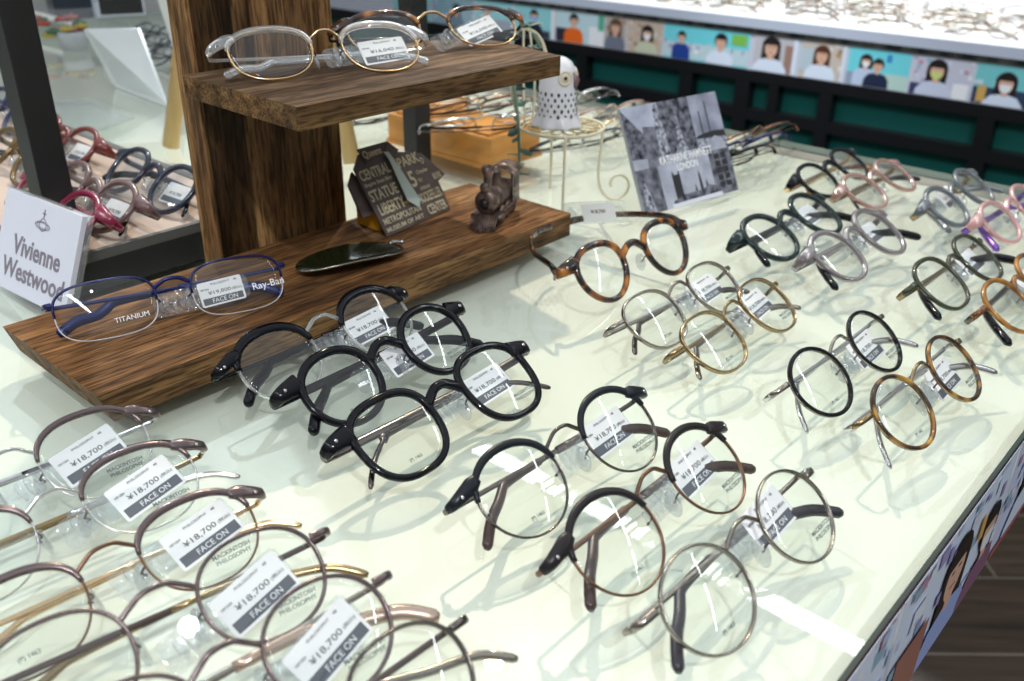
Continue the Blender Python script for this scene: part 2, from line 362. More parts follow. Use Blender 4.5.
# ------------------------------------------------------------------ photograph prints (flat pictures on the fascias)
def flatcol(c, rough=0.35): return pm('print_%02x%02x%02x' % tuple(int(max(0, min(1, q))*255) for q in c), c, rough)
SKIN = (0.74, 0.46, 0.34)
def ell(cx, cy, rx, ry, n=18, a0=0, a1=2*PI):
    return [(cx+rx*math.cos(a0+(a1-a0)*k/n), cy+ry*math.sin(a0+(a1-a0)*k/n)) for k in range(n)]
def photo_print(width, h, spec, label, M4, group):
    """a glossy photograph: card with the picture printed as flat patches. spec = list of (kind, ...)"""
    cols = []; mb = MB()
    def mi(c):
        c = tuple(round(q, 3) for q in c)
        if c not in cols: cols.append(c)
        return cols.index(c)
    box(mb, (0, 0, -0.0012), (width, h, 0), mi((0.75, 0.78, 0.85)))
    lay = [0.0]
    def patch(poly, c):
        lay[0] += 0.000018
        P = [(min(max(x, 0.0005), width-0.0005), min(max(y, 0.0005), h-0.0005), lay[0]) for x, y in poly]
        mb.add(P, [tuple(range(len(P)))], mi(c), False)
    def rect(x0, y0, x1, y1, c): patch([(x0, y0), (x1, y0), (x1, y1), (x0, y1)], c)
    for s in spec:
        k = s[0]
        if k == 'r': rect(s[1]*width, s[2]*h, s[3]*width, s[4]*h, s[5])
        elif k == 'clutter':                       # shelves of small coloured goods
            rr = random.Random(s[6])
            for _ in range(s[7]):
                x = rr.uniform(s[1], s[3])*width; y = rr.uniform(s[2], s[4])*h; q = rr.uniform(0.05, 0.13)*h
                c = rr.choice(s[5]); rect(x, y, min(x+q*rr.uniform(0.6, 1.6), s[3]*width), min(y+q, s[4]*h), c)
        elif k == 'p':                             # a person: x, head y, head radius, clothes, mask, hair long?
            x, hy, r, cl, mask, lng = s[1]*width, s[2]*h, s[3]*h*1.18, s[4], s[5], s[6]
            hair = s[7] if len(s) > 7 else (0.02, 0.015, 0.015)
            if lng: patch([(x-1.25*r, hy-1.7*r), (x+1.25*r, hy-1.7*r)]+ell(x, hy+0.15*r, 1.25*r, 1.25*r, 12, 0, PI), hair)
            sh = hy-1.35*r
            patch([(x-2.3*r, 0), (x-2.2*r, sh-1.0*r), (x-1.5*r, sh-0.15*r), (x-0.4*r, sh+0.1*r), (x+0.4*r, sh+0.1*r), (x+1.5*r, sh-0.15*r), (x+2.2*r, sh-1.0*r), (x+2.3*r, 0)], cl)
            rect(x-0.35*r, sh-0.1*r, x+0.35*r, hy-0.5*r, SKIN)
            patch(ell(x, hy+0.22*r, 1.08*r, 1.1*r), hair)
            patch(ell(x, hy-0.1*r, 0.82*r, 1.0*r), SKIN)
            patch([(x-0.8*r, hy+0.35*r), (x+0.8*r, hy+0.35*r)]+ell(x, hy+0.45*r, 0.85*r, 0.7*r, 8, 0, PI), hair)
            if mask: patch([(x-0.7*r, hy-0.1*r), (x+0.7*r, hy-0.1*r), (x+0.55*r, hy-0.85*r), (x, hy-1.08*r), (x-0.55*r, hy-0.85*r)], mask)
            else:
                rect(x-0.45*r, hy+0.05*r, x-0.15*r, hy+0.15*r, hair); rect(x+0.15*r, hy+0.05*r, x+0.45*r, hy+0.15*r, hair)
                rect(x-0.25*r, hy-0.6*r, x+0.25*r, hy-0.5*r, (0.45, 0.12, 0.1))
    o = mk('photo_print', mb, [flatcol(c) for c in cols]); o.matrix_world = M4
    tag(o, label, 'photograph', group); return o
TEAL = (0.30, 0.68, 0.74); CYAN = (0.18, 0.70, 0.80); WH = (0.88, 0.91, 0.96); WB = (0.74, 0.84, 1.0); GRY = (0.35, 0.40, 0.5)
SHELF = [(0.45, 0.28, 0.16), (0.6, 0.42, 0.25), (0.3, 0.18, 0.12), (0.7, 0.55, 0.4), (0.5, 0.2, 0.15), (0.8, 0.75, 0.7)]
GOODS = [(0.5, 0.6, 0.8), (0.7, 0.75, 0.9), (0.55, 0.3, 0.4), (0.3, 0.5, 0.6), (0.85, 0.88, 0.95), (0.4, 0.35, 0.6)]

# ------------------------------------------------------------------ near display table
tbl = empty('display_table', (0, 0, 0), 0, 'long display table with pale mint board under a clear glass top', 'table')
X0, X1, Y0, Y1 = -0.45, 0.952, 0.071, 2.9
mb = MB(); box(mb, (X0, Y0, TZ-0.007), (X1, Y1, TZ))
GEDGE = pm('glass_edge_green', (0.27, 0.34, 0.30), 0.3)
GTOP = clear('table_glass', (0.985, 1.0, 0.992), 1.5, 0.0, 1.0)
gt = mk('glass_top', mb, [GTOP, GEDGE], tbl)
for p in gt.data.polygons:
    if abs(p.normal.z) < 0.5: p.material_index = 1
bm_ = noise_mat('mint_table_board', 5, [(0.35, (0.735, 0.755, 0.65)), (0.65, (0.775, 0.785, 0.70))], 0.45, (1, 1, 1), 3)
mk('table_board', box(MB(), (X0+0.004, Y0+0.0022, TZ-0.04), (X1-0.004, Y1-0.004, TZ-0.015)), bm_, tbl)
mk('metal_edge_trim', box(box(MB(), (X0, Y0+0.0005, TZ-0.0105), (X1, Y0+0.0018, TZ-0.0078)), (X1-0.003, Y0, TZ-0.015), (X1-0.001, Y1, TZ-0.0075)), pm('satin_trim', (0.62, 0.56, 0.55), 0.3, 0.7), tbl)
mk('edge_gasket', box(box(MB(), (X0, Y0+0.0008, TZ-0.0150), (X1, Y0+0.0018, TZ-0.0106)), (X0, Y0+0.0022, TZ-0.10), (X1, Y0+0.03, TZ-0.041)), pm('dark_gasket', (0.06, 0.03, 0.04), 0.5), tbl)
mk('table_apron', box(MB(), (X0+0.02, Y0+0.03, TZ-0.10), (X1-0.008, Y1-0.02, TZ-0.04)), pm('apron_grey', (0.3, 0.3, 0.32), 0.5), tbl)
bevel(mk('table_base', box(MB(), (X0+0.12, Y0+0.12, 0.0), (X1-0.12, Y1-0.12, TZ-0.10)), pm('base_dark_teal', (0.006, 0.06, 0.055), 0.5), tbl), 0.004)
for k, (xa, xb, sp, lb) in enumerate([
    (-0.10, 0.135, [('r', 0, 0, 1, 1, WB), ('clutter', 0, 0.1, 1, 1, GOODS, 13, 26), ('p', 0.4, 0.6, 0.16, (0.1, 0.1, 0.3), WH, True)], 'photograph on the near table edge, under its far left end'),
    (0.14, 0.335, [('r', 0, 0, 1, 1, WB), ('r', 0, 0.5, 0.5, 1, TEAL), ('clutter', 0, 0.2, 1, 1, GOODS, 3, 60), ('p', 0.35, 0.62, 0.17, (0.02, 0.03, 0.28), None, False), ('p', 0.75, 0.55, 0.15, (0.5, 0.2, 0.14), WH, True)], 'photograph of a person in deep blue on the near table edge at picture bottom'),
    (0.34, 0.505, [('r', 0, 0, 1, 1, WB), ('clutter', 0, 0.1, 1, 1, GOODS, 4, 60), ('p', 0.5, 0.58, 0.17, (0.35, 0.45, 0.8), None, True), ('p', 0.85, 0.5, 0.14, (0.25, 0.12, 0.2), WH, False), ('r', 0.7, 0.55, 0.75, 0.75, (0.8, 0.45, 0.1)), ('r', 0.05, 0, 0.3, 0.5, (0.36, 0.16, 0.12))], 'photograph of a person in pale blue with an orange spot, on the near table edge'),
    (0.51, 0.70, [('r', 0, 0, 1, 1, (0.66, 0.72, 0.92)), ('clutter', 0, 0.1, 1, 1, GOODS, 5, 60), ('p', 0.3, 0.6, 0.17, WB, WH, True), ('p', 0.7, 0.55, 0.15, (0.3, 0.3, 0.6), None, True), ('r', 0.7, 0.6, 0.85, 0.9, CYAN), ('r', 0, 0, 1, 0.06, (0.5, 0.12, 0.12))], 'photograph of a masked person in white on the near table edge beside the orange-spotted one'),
    (0.705, 0.92, [('r', 0, 0, 1, 1, (0.5, 0.5, 0.75)), ('clutter', 0, 0.1, 1, 1, SHELF, 6, 24), ('p', 0.5, 0.6, 0.17, WB, WH, True)], 'photograph on the near table edge, nearest the far corner')]):
    photo_print(xb-xa, 0.083, sp, lb, axes((1, 0, 0), (0, 0, 1), (0, -1, 0), (xa, Y0+0.0005, TZ-0.0985)), 'photographs along the near table edge')

# ------------------------------------------------------------------ far counter
fy = math.atan2(1.4716-0.43, 1.776-1.809)-PI/2       # its front runs almost along y
CM = T(1.8165, 0.2, TZ) @ RZ(fy)                      # local y runs along the counter, local x goes away from us
ctr = empty('display_counter', label='long white topped display counter with dark green base across the aisle', cat='counter', mat=CM)
WHITETOP = pm('white_counter_top', (0.82, 0.83, 0.85), 0.35)
mk('counter_top', box(MB(), (0, -1.6, -0.018), (1.1, 2.4, 0)), WHITETOP, ctr)
mk('top_edge', box(MB(), (-0.002, -1.6, -0.020), (0.0, 2.4, -0.0005)), pm('grey_white_edge', (0.50, 0.56, 0.68), 0.4), ctr)
mk('metal_rail', box(MB(), (0.004, -1.6, -0.032), (0.02, 2.4, -0.018)), noise_mat('worn_rail', 6, [(0.4, (0.10, 0.11, 0.12)), (0.62, (0.34, 0.32, 0.30))], 0.3, (1, 6, 1), 3, metal=0.8), ctr)
mk('fascia_board', box(MB(), (0.008, -1.6, -0.105), (0.03, 2.4, -0.032)), pm('fascia_pale', (0.6, 0.64, 0.75), 0.5), ctr)
mk('counter_base', box(MB(), (0.035, -1.6, -TZ), (1.05, 2.4, -0.105)), pm('deep_green_panel', (0.006, 0.13, 0.115), 0.45), ctr)
BK = pm('black_grid_frame', (0.006, 0.006, 0.008), 0.4)
def gy(yw): return yw-0.2
mk('frame_rail', box(MB(), (0.005, -1.6, -0.128), (0.035, 2.4, -0.105)), BK, ctr)
mk('frame_rail', box(MB(), (0.006, -1.6, -0.207), (0.035, 2.4, -0.184)), BK, ctr)
mk('frame_rail', box(MB(), (0.006, -1.6, -0.42), (0.035, 2.4, -0.39)), BK, ctr)
for ya, yb in ((1.075, 1.105), (0.937, 0.969), (0.872, 0.892), (0.756, 0.782), (0.452, 0.481), (0.16, 0.19), (1.36, 1.39), (1.62, 1.65)):
    mk('frame_upright', box(MB(), (0.0055, gy(ya), -TZ), (0.035, gy(yb), -0.1281)), BK, ctr)
PR = [ # y from, y to (far end first), picture, label
 (1.875, 2.02, [('r', 0, 0, 1, 1, TEAL), ('clutter', 0, 0.1, 1, 0.9, GOODS, 21, 30)], 'blurred teal photograph on the counter edge behind the clear glasses on the upper shelf'),
 (1.72, 1.87, [('r', 0, 0, 1, 1, (0.3, 0.5, 0.6)), ('clutter', 0, 0.1, 1, 0.9, GOODS, 22, 30), ('p', 0.6, 0.55, 0.14, (0.1, 0.2, 0.3), None, True)], 'blurred photograph on the counter edge seen above the gold bridge on the upper shelf'),
 (1.59, 1.715, [('r', 0, 0, 1, 1, TEAL), ('r', 0, 0, 1, 0.4, GRY), ('clutter', 0, 0.3, 1, 0.8, GOODS, 23, 16), ('p', 0.3, 0.62, 0.13, (0.05, 0.06, 0.1), None, False)], 'photograph on the counter edge behind the brown brow glasses'),
 (1.46, 1.585, [('r', 0, 0, 1, 1, TEAL), ('clutter', 0, 0.3, 0.9, 0.8, GOODS, 24, 14), ('r', 0.1, 0, 0.9, 0.25, (0.05, 0.05, 0.08)), ('r', 0.93, 0, 1, 1, WH), ('p', 0.5, 0.70, 0.145, (0.02, 0.025, 0.04), (0.25, 0.5, 0.95), False)], 'photograph of a person in black with a blue face mask, left of the orange shirt'),
 (1.315, 1.455, [('r', 0, 0, 1, 1, (0.55, 0.75, 0.82)), ('r', 0, 0, 0.25, 0.45, (0.03, 0.03, 0.05)), ('r', 0.7, 0, 1, 0.6, WH), ('r', 0.88, 0.5, 1, 1, (0.1, 0.45, 0.3)), ('p', 0.38, 0.72, 0.15, (0.85, 0.16, 0.02), None, False)], 'photograph of a child in an orange shirt on the counter edge'),
 (1.255, 1.312, [('r', 0, 0, 1, 1, (0.5, 0.45, 0.4)), ('clutter', 0, 0, 1, 1, SHELF, 26, 14), ('p', 0.5, 0.68, 0.17, (0.18, 0.20, 0.27), None, True, (0.12, 0.07, 0.05))], 'narrow photograph of a woman in grey, right of the orange shirt'),
 (1.158, 1.252, [('r', 0, 0, 1, 1, (0.6, 0.5, 0.42)), ('clutter', 0, 0, 1, 1, SHELF, 27, 34), ('p', 0.58, 0.62, 0.16, (0.62, 0.66, 0.5), (0.9, 0.9, 0.92), True)], 'photograph of a long haired woman in a white mask between shelves'),
 (0.948, 1.155, [('r', 0, 0, 1, 1, CYAN), ('r', 0, 0.05, 1, 0.5, (0.55, 0.72, 0.78)), ('clutter', 0, 0.1, 1, 0.55, GOODS, 28, 26), ('r', 0.80, 0.62, 0.97, 0.93, (0.22, 0.55, 0.10)), ('p', 0.22, 0.66, 0.12, (0.02, 0.06, 0.30), None, False), ('p', 0.68, 0.66, 0.17, WB, None, False)], 'wide teal photograph of a person in dark blue and one in white, green sign'),
 (0.842, 0.938, [('r', 0, 0, 1, 1, (0.55, 0.55, 0.6)), ('r', 0.72, 0, 0.9, 0.8, (0.35, 0.22, 0.18)), ('r', 0.9, 0, 1, 1, WB), ('p', 0.40, 0.68, 0.2, WB, None, True)], 'photograph of a smiling woman in a white shirt, right of the green sign picture'),
 (0.742, 0.836, [('r', 0, 0, 1, 1, (0.6, 0.55, 0.5)), ('clutter', 0.4, 0, 0.95, 1, SHELF, 30, 26), ('r', 0, 0.2, 0.3, 0.8, (0.5, 0.62, 0.7)), ('r', 0.93, 0, 1, 1, WB), ('p', 0.48, 0.66, 0.17, WB, None, True, (0.10, 0.04, 0.02))], 'photograph of a brown haired woman in white beside store shelves'),
 (0.618, 0.738, [('r', 0, 0, 1, 1, CYAN), ('r', 0, 0, 1, 0.35, (0.30, 0.38, 0.5)), ('r', 0.6, 0, 1, 0.4, (0.5, 0.7, 0.65)), ('r', 0.62, 0.7, 0.7, 0.9, (0.05, 0.25, 0.6)), ('p', 0.30, 0.66, 0.12, (0.55, 0.65, 0.85), WH, True), ('p', 0.50, 0.58, 0.13, (0.02, 0.03, 0.07), None, False)], 'teal photograph of two people, one masked and one in black'),
 (0.507, 0.614, [('r', 0, 0, 1, 1, (0.6, 0.62, 0.75)), ('clutter', 0, 0.3, 1, 1, GOODS, 32, 24), ('r', 0.72, 0, 0.98, 0.4, WH), ('r', 0, 0, 0.2, 0.3, (0.05, 0.06, 0.15)), ('p', 0.42, 0.66, 0.18, (0.62, 0.68, 0.85), (0.62, 0.72, 0.25), True)], 'photograph of a girl holding a yellow green mask to her face'),
 (0.395, 0.503, [('r', 0, 0, 1, 1, (0.2, 0.62, 0.66)), ('r', 0, 0, 1, 0.42, (0.04, 0.06, 0.12)), ('clutter', 0, 0.42, 1, 0.6, GOODS, 33, 14), ('r', 0.08, 0.05, 0.22, 0.45, (0.65, 0.42, 0.12)), ('p', 0.5, 0.56, 0.18, WB, WH, True)], 'photograph of a seated person in a white mask against teal, rightmost in full view'),
 (0.27, 0.391, [('r', 0, 0, 1, 1, WH), ('clutter', 0.2, 0.1, 1, 1, GOODS, 34, 16)], 'white edged photograph cut by the right side of the picture'),
]
for ya, yb, sp, lb in PR:
    M4 = CM @ axes((0, -1, 0), (0, 0, 1), (-1, 0, 0), (0.0065, gy(yb), -0.1035))
    photo_print(yb-ya, 0.070, sp, lb, M4, 'photographs along the far counter edge')

# ------------------------------------------------------------------ wooden stand: base board, upright, upper shelf
DK, MD, LT = (0.022, 0.011, 0.006), (0.115, 0.058, 0.026), (0.215, 0.115, 0.055)
W_X = wood('oiled_walnut_board', 0, (0.075, 0.034, 0.012), (0.22, 0.100, 0.034), (0.34, 0.175, 0.068), rough=0.75)
W_S = wood('oiled_walnut_shelf', 0, (0.05, 0.030, 0.018), (0.15, 0.088, 0.048), (0.23, 0.145, 0.083), gscale=1.2, rough=0.75)
W_Z = wood('oiled_walnut_upright', 2, (0.05, 0.026, 0.010), (0.19, 0.100, 0.040), (0.36, 0.21, 0.085), (0, 0.311, 0.423, [(0, 1.35), (0.02, 0.30), (0.28, 1.25), (0.52, 0.85), (0.78, 1.2)]), gscale=1.3)
W_E = wood('end_grain_walnut', 0, (0.045, 0.024, 0.010), (0.17, 0.090, 0.034), (0.28, 0.165, 0.065), gscale=1.3, rough=0.65)
st = empty('wooden_display_stand', (0, 0, 0), 0, 'dark oiled wood display stand with base board, upright and upper shelf', 'display stand')
mb = MB()
BV = [(0.163, 0.431), (0.5555, 0.431), (0.5565, 0.545), (0.163, 0.549)]
zt, zb_ = TZ+0.019, TZ+0.0002
V = [(x, y, zt) for x, y in BV]+[(x+(0.006 if k in (0, 3) else 0), y, zb_) for k, (x, y) in enumerate(BV)]
mb.add(V, [(0, 1, 2, 3)], 0, False); mb.add(V, [(7, 6, 5, 4), (4, 5, 1, 0), (5, 6, 2, 1), (6, 7, 3, 2), (7, 4, 0, 3)], 1, False)
bevel(mk('base_board', mb, [W_X, W_E], st), 0.0008)
bevel(mk('upright', box(MB(), (0.311, 0.5495, TZ+0.0002), (0.423, 0.572, TZ+0.33)), W_Z, st), 0.001)
zs = TZ+0.146
SV = [(0.3005, 0.4275), (0.5275, 0.4245), (0.5400, 0.4830), (0.5400, 0.549), (0.3020, 0.549)]
mb = MB(); V = [(x, y, zs) for x, y in SV]+[(x, y, zs-0.014) for x, y in SV]; n = 5
mb.add(V, [tuple(range(n))], 0, False); mb.add(V, [tuple(range(2*n-1, n-1, -1))]+[(i+n, (i+1) % n+n, (i+1) % n, i) for i in range(n)], 1, False)
bevel(mk('upper_shelf', mb, [W_S, W_E], st), 0.0008)

# ------------------------------------------------------------------ eyeglasses
RB = 0.85        # face-form radius of the fronts
def wrap(P):
    P = np.array(P, float); P[..., 2] -= P[..., 0]**2/(2*RB); return P
def outline(side, w_, h_, g_, ins, ex, egg, N_=56, grow=0.0):
    t = np.linspace(0, 2*PI, N_, endpoint=False)
    et, eb = ex if isinstance(ex, tuple) else (ex, ex)
    e = np.where(np.sin(t) > 0, et, eb)
    a = w_/2-ins+grow; bb = h_/2-ins+grow
    x = np.sign(np.cos(t))*abs(np.cos(t))**(2/e)*a; y = np.sign(np.sin(t))*abs(np.sin(t))**(2/e)*bb
    x = x*(1+egg*y/bb)/(1+abs(egg)*0.15)
    return np.stack([side*((w_+g_)/2+x), y+h_/2, np.zeros_like(x)], 1), t
LTX = dict(price='¥18,700', pr2='¥16,040')
def make_glasses(pose, style, front, rim, temple, tip, label, group=None, cat='eyeglasses', ex=2.15, egg=0.06, tagpos=(0.036, 0.025),
                 level=2, price='¥18,700', brand=True, temples='fold', lift=0.0013, tagrot=0.05, tagsize=1.0, holder=True, brow=None, tipw=0.0022, name='eyeglasses', rimk=1.0, flat=True, lensmat=None, ext=0.0095, tipx=0.0655, tipy=0.0075):
    x, y, yaw, th, roll, w_, h_, g_, z0 = pose
    h_ *= 1.03; k_ = 0.0014/math.hypot(x, y); x -= x*k_; y -= y*k_
    nh = np.array([math.sin(yaw), -math.cos(yaw), 0]); r = np.array([math.cos(yaw), math.sin(yaw), 0]); k = np.array([0, 0, 1.])
    u = math.cos(th)*k-math.sin(th)*nh; nn = math.cos(th)*nh+math.sin(th)*k
    r2 = math.cos(roll)*r+math.sin(roll)*u; u2 = -math.sin(roll)*r+math.cos(roll)*u
    root = empty(name, mat=axes(r2, u2, nn, (x, y, TZ+z0+lift)), label=label, cat=cat, group=group)
    zr, zu, zn = r2[2], u2[2], nn[2]
    W2 = w_+g_/2; yh = 0.72*h_ if style != 'acetate' else 0.74*h_
    acet = style in ('acetate', 'thin')
    rw = {'acetate': 0.0021, 'metal': 0.0007, 'combo': 0.0006, 'inlay': 0.0011, 'thin': 0.0014, 'rimless': 0.0008}[style]*rimk
    rd = {'acetate': 0.0021, 'metal': 0.0013, 'combo': 0.0009, 'inlay': 0.0013, 'thin': 0.0016, 'rimless': 0.0008}[style]*rimk
    ns = 8 if level > 1 else 6
    NO = 56 if level > 1 else 32
    # --- front
    fr = MB(); seg = []
    for s in (-1, 1):
        P, t = outline(s, w_, h_, g_, rw, ex, egg, NO)
        if style == 'rimless':
            mk('lens_groove', sweep(MB(), wrap(P), (0, 0, 1), 0.0004, 0.0005, True, 6), pm('pale_lens_edge', (0.55, 0.55, 0.60), 0.2), root); mk('brow_bar', sweep(MB(), wrap(P[(t > -0.2) & (t < PI*1.02)]), (0, 0, 1), 0.0008, 0.0010, False, ns), front, root)
        elif acet:
            wd = rw*(1+0.25*np.maximum(0, np.sin(t)))
            sweep(fr, wrap(P), (0, 0, 1), wd, rd, True, ns, 0, 2.6)
        else:
            mk('rim', sweep(MB(), wrap(P), (0, 0, 1), rw, rd, True, ns, 0, 2.6 if style == 'inlay' else 2.0), rim, root)
            if style == 'inlay':
                mk('rim_inlay', sweep(MB(), wrap(P+np.array([0, 0, 0.0008])), (0, 0, 1), rw*1.08, rd*0.62, True, ns, 0, 2.6), front, root)
        if style == 'combo':
            tt = np.linspace(0.07*PI, 0.93*PI, 26)
            et = (ex if isinstance(ex, tuple) else (ex, ex)); a = w_/2-0.0006; bb = h_/2-0.0006
            bx = np.sign(np.cos(tt))*abs(np.cos(tt))**(2/et[0])*a; by = np.sign(np.sin(tt))*abs(np.sin(tt))**(2/et[0])*bb
            bx = bx*(1+egg*by/bb)/(1+abs(egg)*0.15)
            PB = np.stack([s*((w_+g_)/2+bx), by+h_/2, np.zeros_like(bx)+0.0003], 1)
            wd = 0.0006+0.0015*np.sin(np.linspace(0.12, PI-0.12, 26))**0.5
            # wing that reaches out to the hinge
            bw = MB(); sweep(bw, wrap(PB), (0, 0, 1), wd*rimk, 0.0014, False, ns, 0, 2.6)
            i0 = int(np.argmin(abs(PB[:, 1]-0.70*h_)+(np.arange(26) > 13)*1.0)); p = PB[max(i0, 3)]
            q = spline([p+np.array([-s*0.003, 0.003, 0]), p+np.array([s*0.0035, 0.001, 0]), (s*(W2+0.0075), yh+0.0005, -0.0015), (s*(W2+0.0098), yh, -0.0055)], 5)
            sweep(bw, wrap(q), (0, 0, 1), np.concatenate([np.linspace(0.0026, 0.0038, 4), np.linspace(0.0038, 0.0022, len(q)-4)])*min(rimk, 1.1), 0.0016, False, ns, 0, 3)
            mk('brow', bw, brow or front, root)
            if level > 1:
                mk('rivet', lathe(MB(), [(0.0009, 0), (0.0009, 0.0006), (0.0002, 0.0008)], 10, 0, (0, 0, 1), wrap((s*(W2+0.005), yh+0.0008, 0.0014))), SILVER, root)
        elif style == 'acetate':
            e = spline([(s*(W2-0.0042), yh+0.0015, 0), (s*(W2+0.0030), yh+0.0008, 0), (s*(W2+0.0085), yh, -0.0012), (s*(W2+0.0105), yh-0.0006, -0.0055)], 5)
            sweep(fr, wrap(e), (0, 0, 1), np.linspace(0.0060, 0.0032, len(e)), 0.0021, False, ns, 0, 3)
            if level > 1:
                mk('rivet', lathe(MB(), [(0.0011, 0), (0.0011, 0.0006), (0.0002, 0.0008)], 10, 0, (0, 0, 1), wrap((s*(W2+0.0055), yh+0.0008, 0.0019))), SILVER, root)
        else:
            e = spline([(s*(W2-0.0008), yh, 0), (s*(W2+ext*0.6), yh, -0.0005), (s*(W2+ext*0.93), yh, -0.0035), (s*(W2+ext*0.97), yh, -0.0085)], 5)
            mk('endpiece', sweep(MB(), wrap(e), (0, 1, 0), 0.0007 if style != 'thin' else 0.0012, 0.0016 if style != 'thin' else 0.0024, False, ns, 0, 3), front if style in('thin','rimless') else rim, root)
    # bridge
    if style in ('acetate', 'thin'):
        q = spline([(-g_/2-0.0018, 0.63*h_, 0), (-g_/2*0.80, 0.70*h_, 0.0004), (-g_/2*0.3, 0.765*h_, 0.0012), (g_/2*0.3, 0.765*h_, 0.0012), (g_/2*0.80, 0.70*h_, 0.0004), (g_/2+0.0018, 0.63*h_, 0)], 5)
        sweep(fr, wrap(q), (0, 0, 1), 0.0027 if style == 'acetate' else 0.0016, 0.0023 if style == 'acetate' else 0.0018, False, ns, 0, 2.4)
        mk('front_frame', fr, front, root)
    else:
        q = spline([(-g_/2-0.0022, 0.72*h_, 0), (-g_/2*0.82, 0.785*h_, 0.0010), (-g_/2*0.35, 0.845*h_, 0.0026), (g_/2*0.35, 0.845*h_, 0.0026), (g_/2*0.82, 0.785*h_, 0.0010), (g_/2+0.0022, 0.72*h_, 0)], 5)
        if style == 'rimless': q = spline([(-g_/2-0.001, 0.70*h_, 0), (-g_/2*0.4, 0.80*h_, 0.002), (g_/2*0.4, 0.80*h_, 0.002), (g_/2+0.001, 0.70*h_, 0)], 5)
        mk('bridge', sweep(MB(), wrap(q), (0, 0, 1), 0.0010*rimk**0.5 if style != 'rimless' else 0.0013, 0.0011, False, ns), front if style == 'rimless' else rim, root)
    # lenses
    for s in (-1, 1):
        P, t = outline(s, w_, h_, g_, rw*1.2, ex, egg, NO)
        c = np.array([s*(w_+g_)/2, h_/2, 0]); nr = 7; V = []; F = []
        R_ = 0.141
        rmax = (w_/2)**2
        def dome(Q, off):
            q = wrap(Q); d = ((Q[..., 0]-c[0])**2+(Q[..., 1]-c[1])**2); q[..., 2] += (rmax-d)/(2*R_)-0.0008+off; return q
        for off in (0.0007, -0.0007):
            for j in range(1, nr+1): V += list(dome(c+(P-c)*j/nr, off))
            V += [dome(c[None, :], off)[0]]
        n1 = nr*NO+1
        for o_, fl in ((0, 1), (n1, -1)):
            for j in range(nr-1):
                for i in range(NO):
                    i2 = (i+1) % NO; f = (o_+j*NO+i, o_+(j+1)*NO+i, o_+(j+1)*NO+i2, o_+j*NO+i2); F.append(f if fl*s > 0 else f[::-1])
            for i in range(NO):
                f = (o_+n1-1, o_+i, o_+(i+1) % NO); F.append(f if fl*s > 0 else f[::-1])
        for i in range(NO):
            i2 = (i+1) % NO; f = ((nr-1)*NO+i, n1+(nr-1)*NO+i, n1+(nr-1)*NO+i2, (nr-1)*NO+i2); F.append(f if s > 0 else f[::-1])
        lo = mk('lens', MB().add(V, F), lensmat or LENS, root)
        if level > 1 and brand:
            zc = rmax/(2*R_)
            if s > 0:
                for q, (tx, dy) in enumerate((('MACKINTOSH', 0.0), ('PHILOSOPHY', -0.0027))):
                    me = text_mesh(tx, 0.0027, 0.00002, 'CENTER', 0.00006)
                    px, py = s*(w_+g_)/2+w_*0.16, h_*0.26+dy
                    pz = wrap(np.array([px, py, 0]))[2]+(rmax-(px-c[0])**2-(py-c[1])**2)/(2*R_)+0.0001
                    text_obj('lens_print', me, DEMOINK, lo, T(px, py, pz) @ RZ(0.02))
            else:
                me = text_mesh('(P) 1463', 0.0024, 0.00002, 'CENTER', 0.00005); px, py = c[0]-0.002, h_*0.20
                pz = wrap(np.array([px, py, 0]))[2]+(rmax-(px-c[0])**2-(py-c[1])**2)/(2*R_)+0.0001
                text_obj('lens_print', me, DEMOINK, lo, T(px, py, pz))
    # nose pads
    if level > 0:
        for s in (-1, 1):
            pc = np.array([s*(g_/2-0.0015), 0.44*h_, -0.0062])
            pm_ = MB(); V0 = len(pm_.v); ball(pm_, (0, 0, 0), 1, 0, 12)
            ax1 = unit((s*0.15, 1, 0.15)); ax2 = unit(np.cross(ax1, (s, 0, -0.6))); ax3 = np.cross(ax1, ax2)
            pm_.v = [tuple(pc+ax1*v[0]*0.0064+ax2*v[1]*0.0036+ax3*v[2]*0.0012) for v in pm_.v]
            po = mk('nose_pad', pm_, PADM, root)
            q = spline([(s*(g_/2+0.0006), 0.50*h_, -0.0004), (s*(g_/2-0.001), 0.47*h_, -0.0032), (s*(g_/2+0.0012), 0.45*h_, -0.0054), pc+np.array([s*0.0008, 0, 0])], 4)
            mk('pad_arm', sweep(MB(), q, (0, 1, 0), 0.0005, 0.0005, False, 6), GUN, po)
    # temples
    ta, tb = (0.0013, 0.0026) if style in ('acetate',) else ((0.0010, 0.0020) if style == 'thin' else (0.0007, 0.0013))
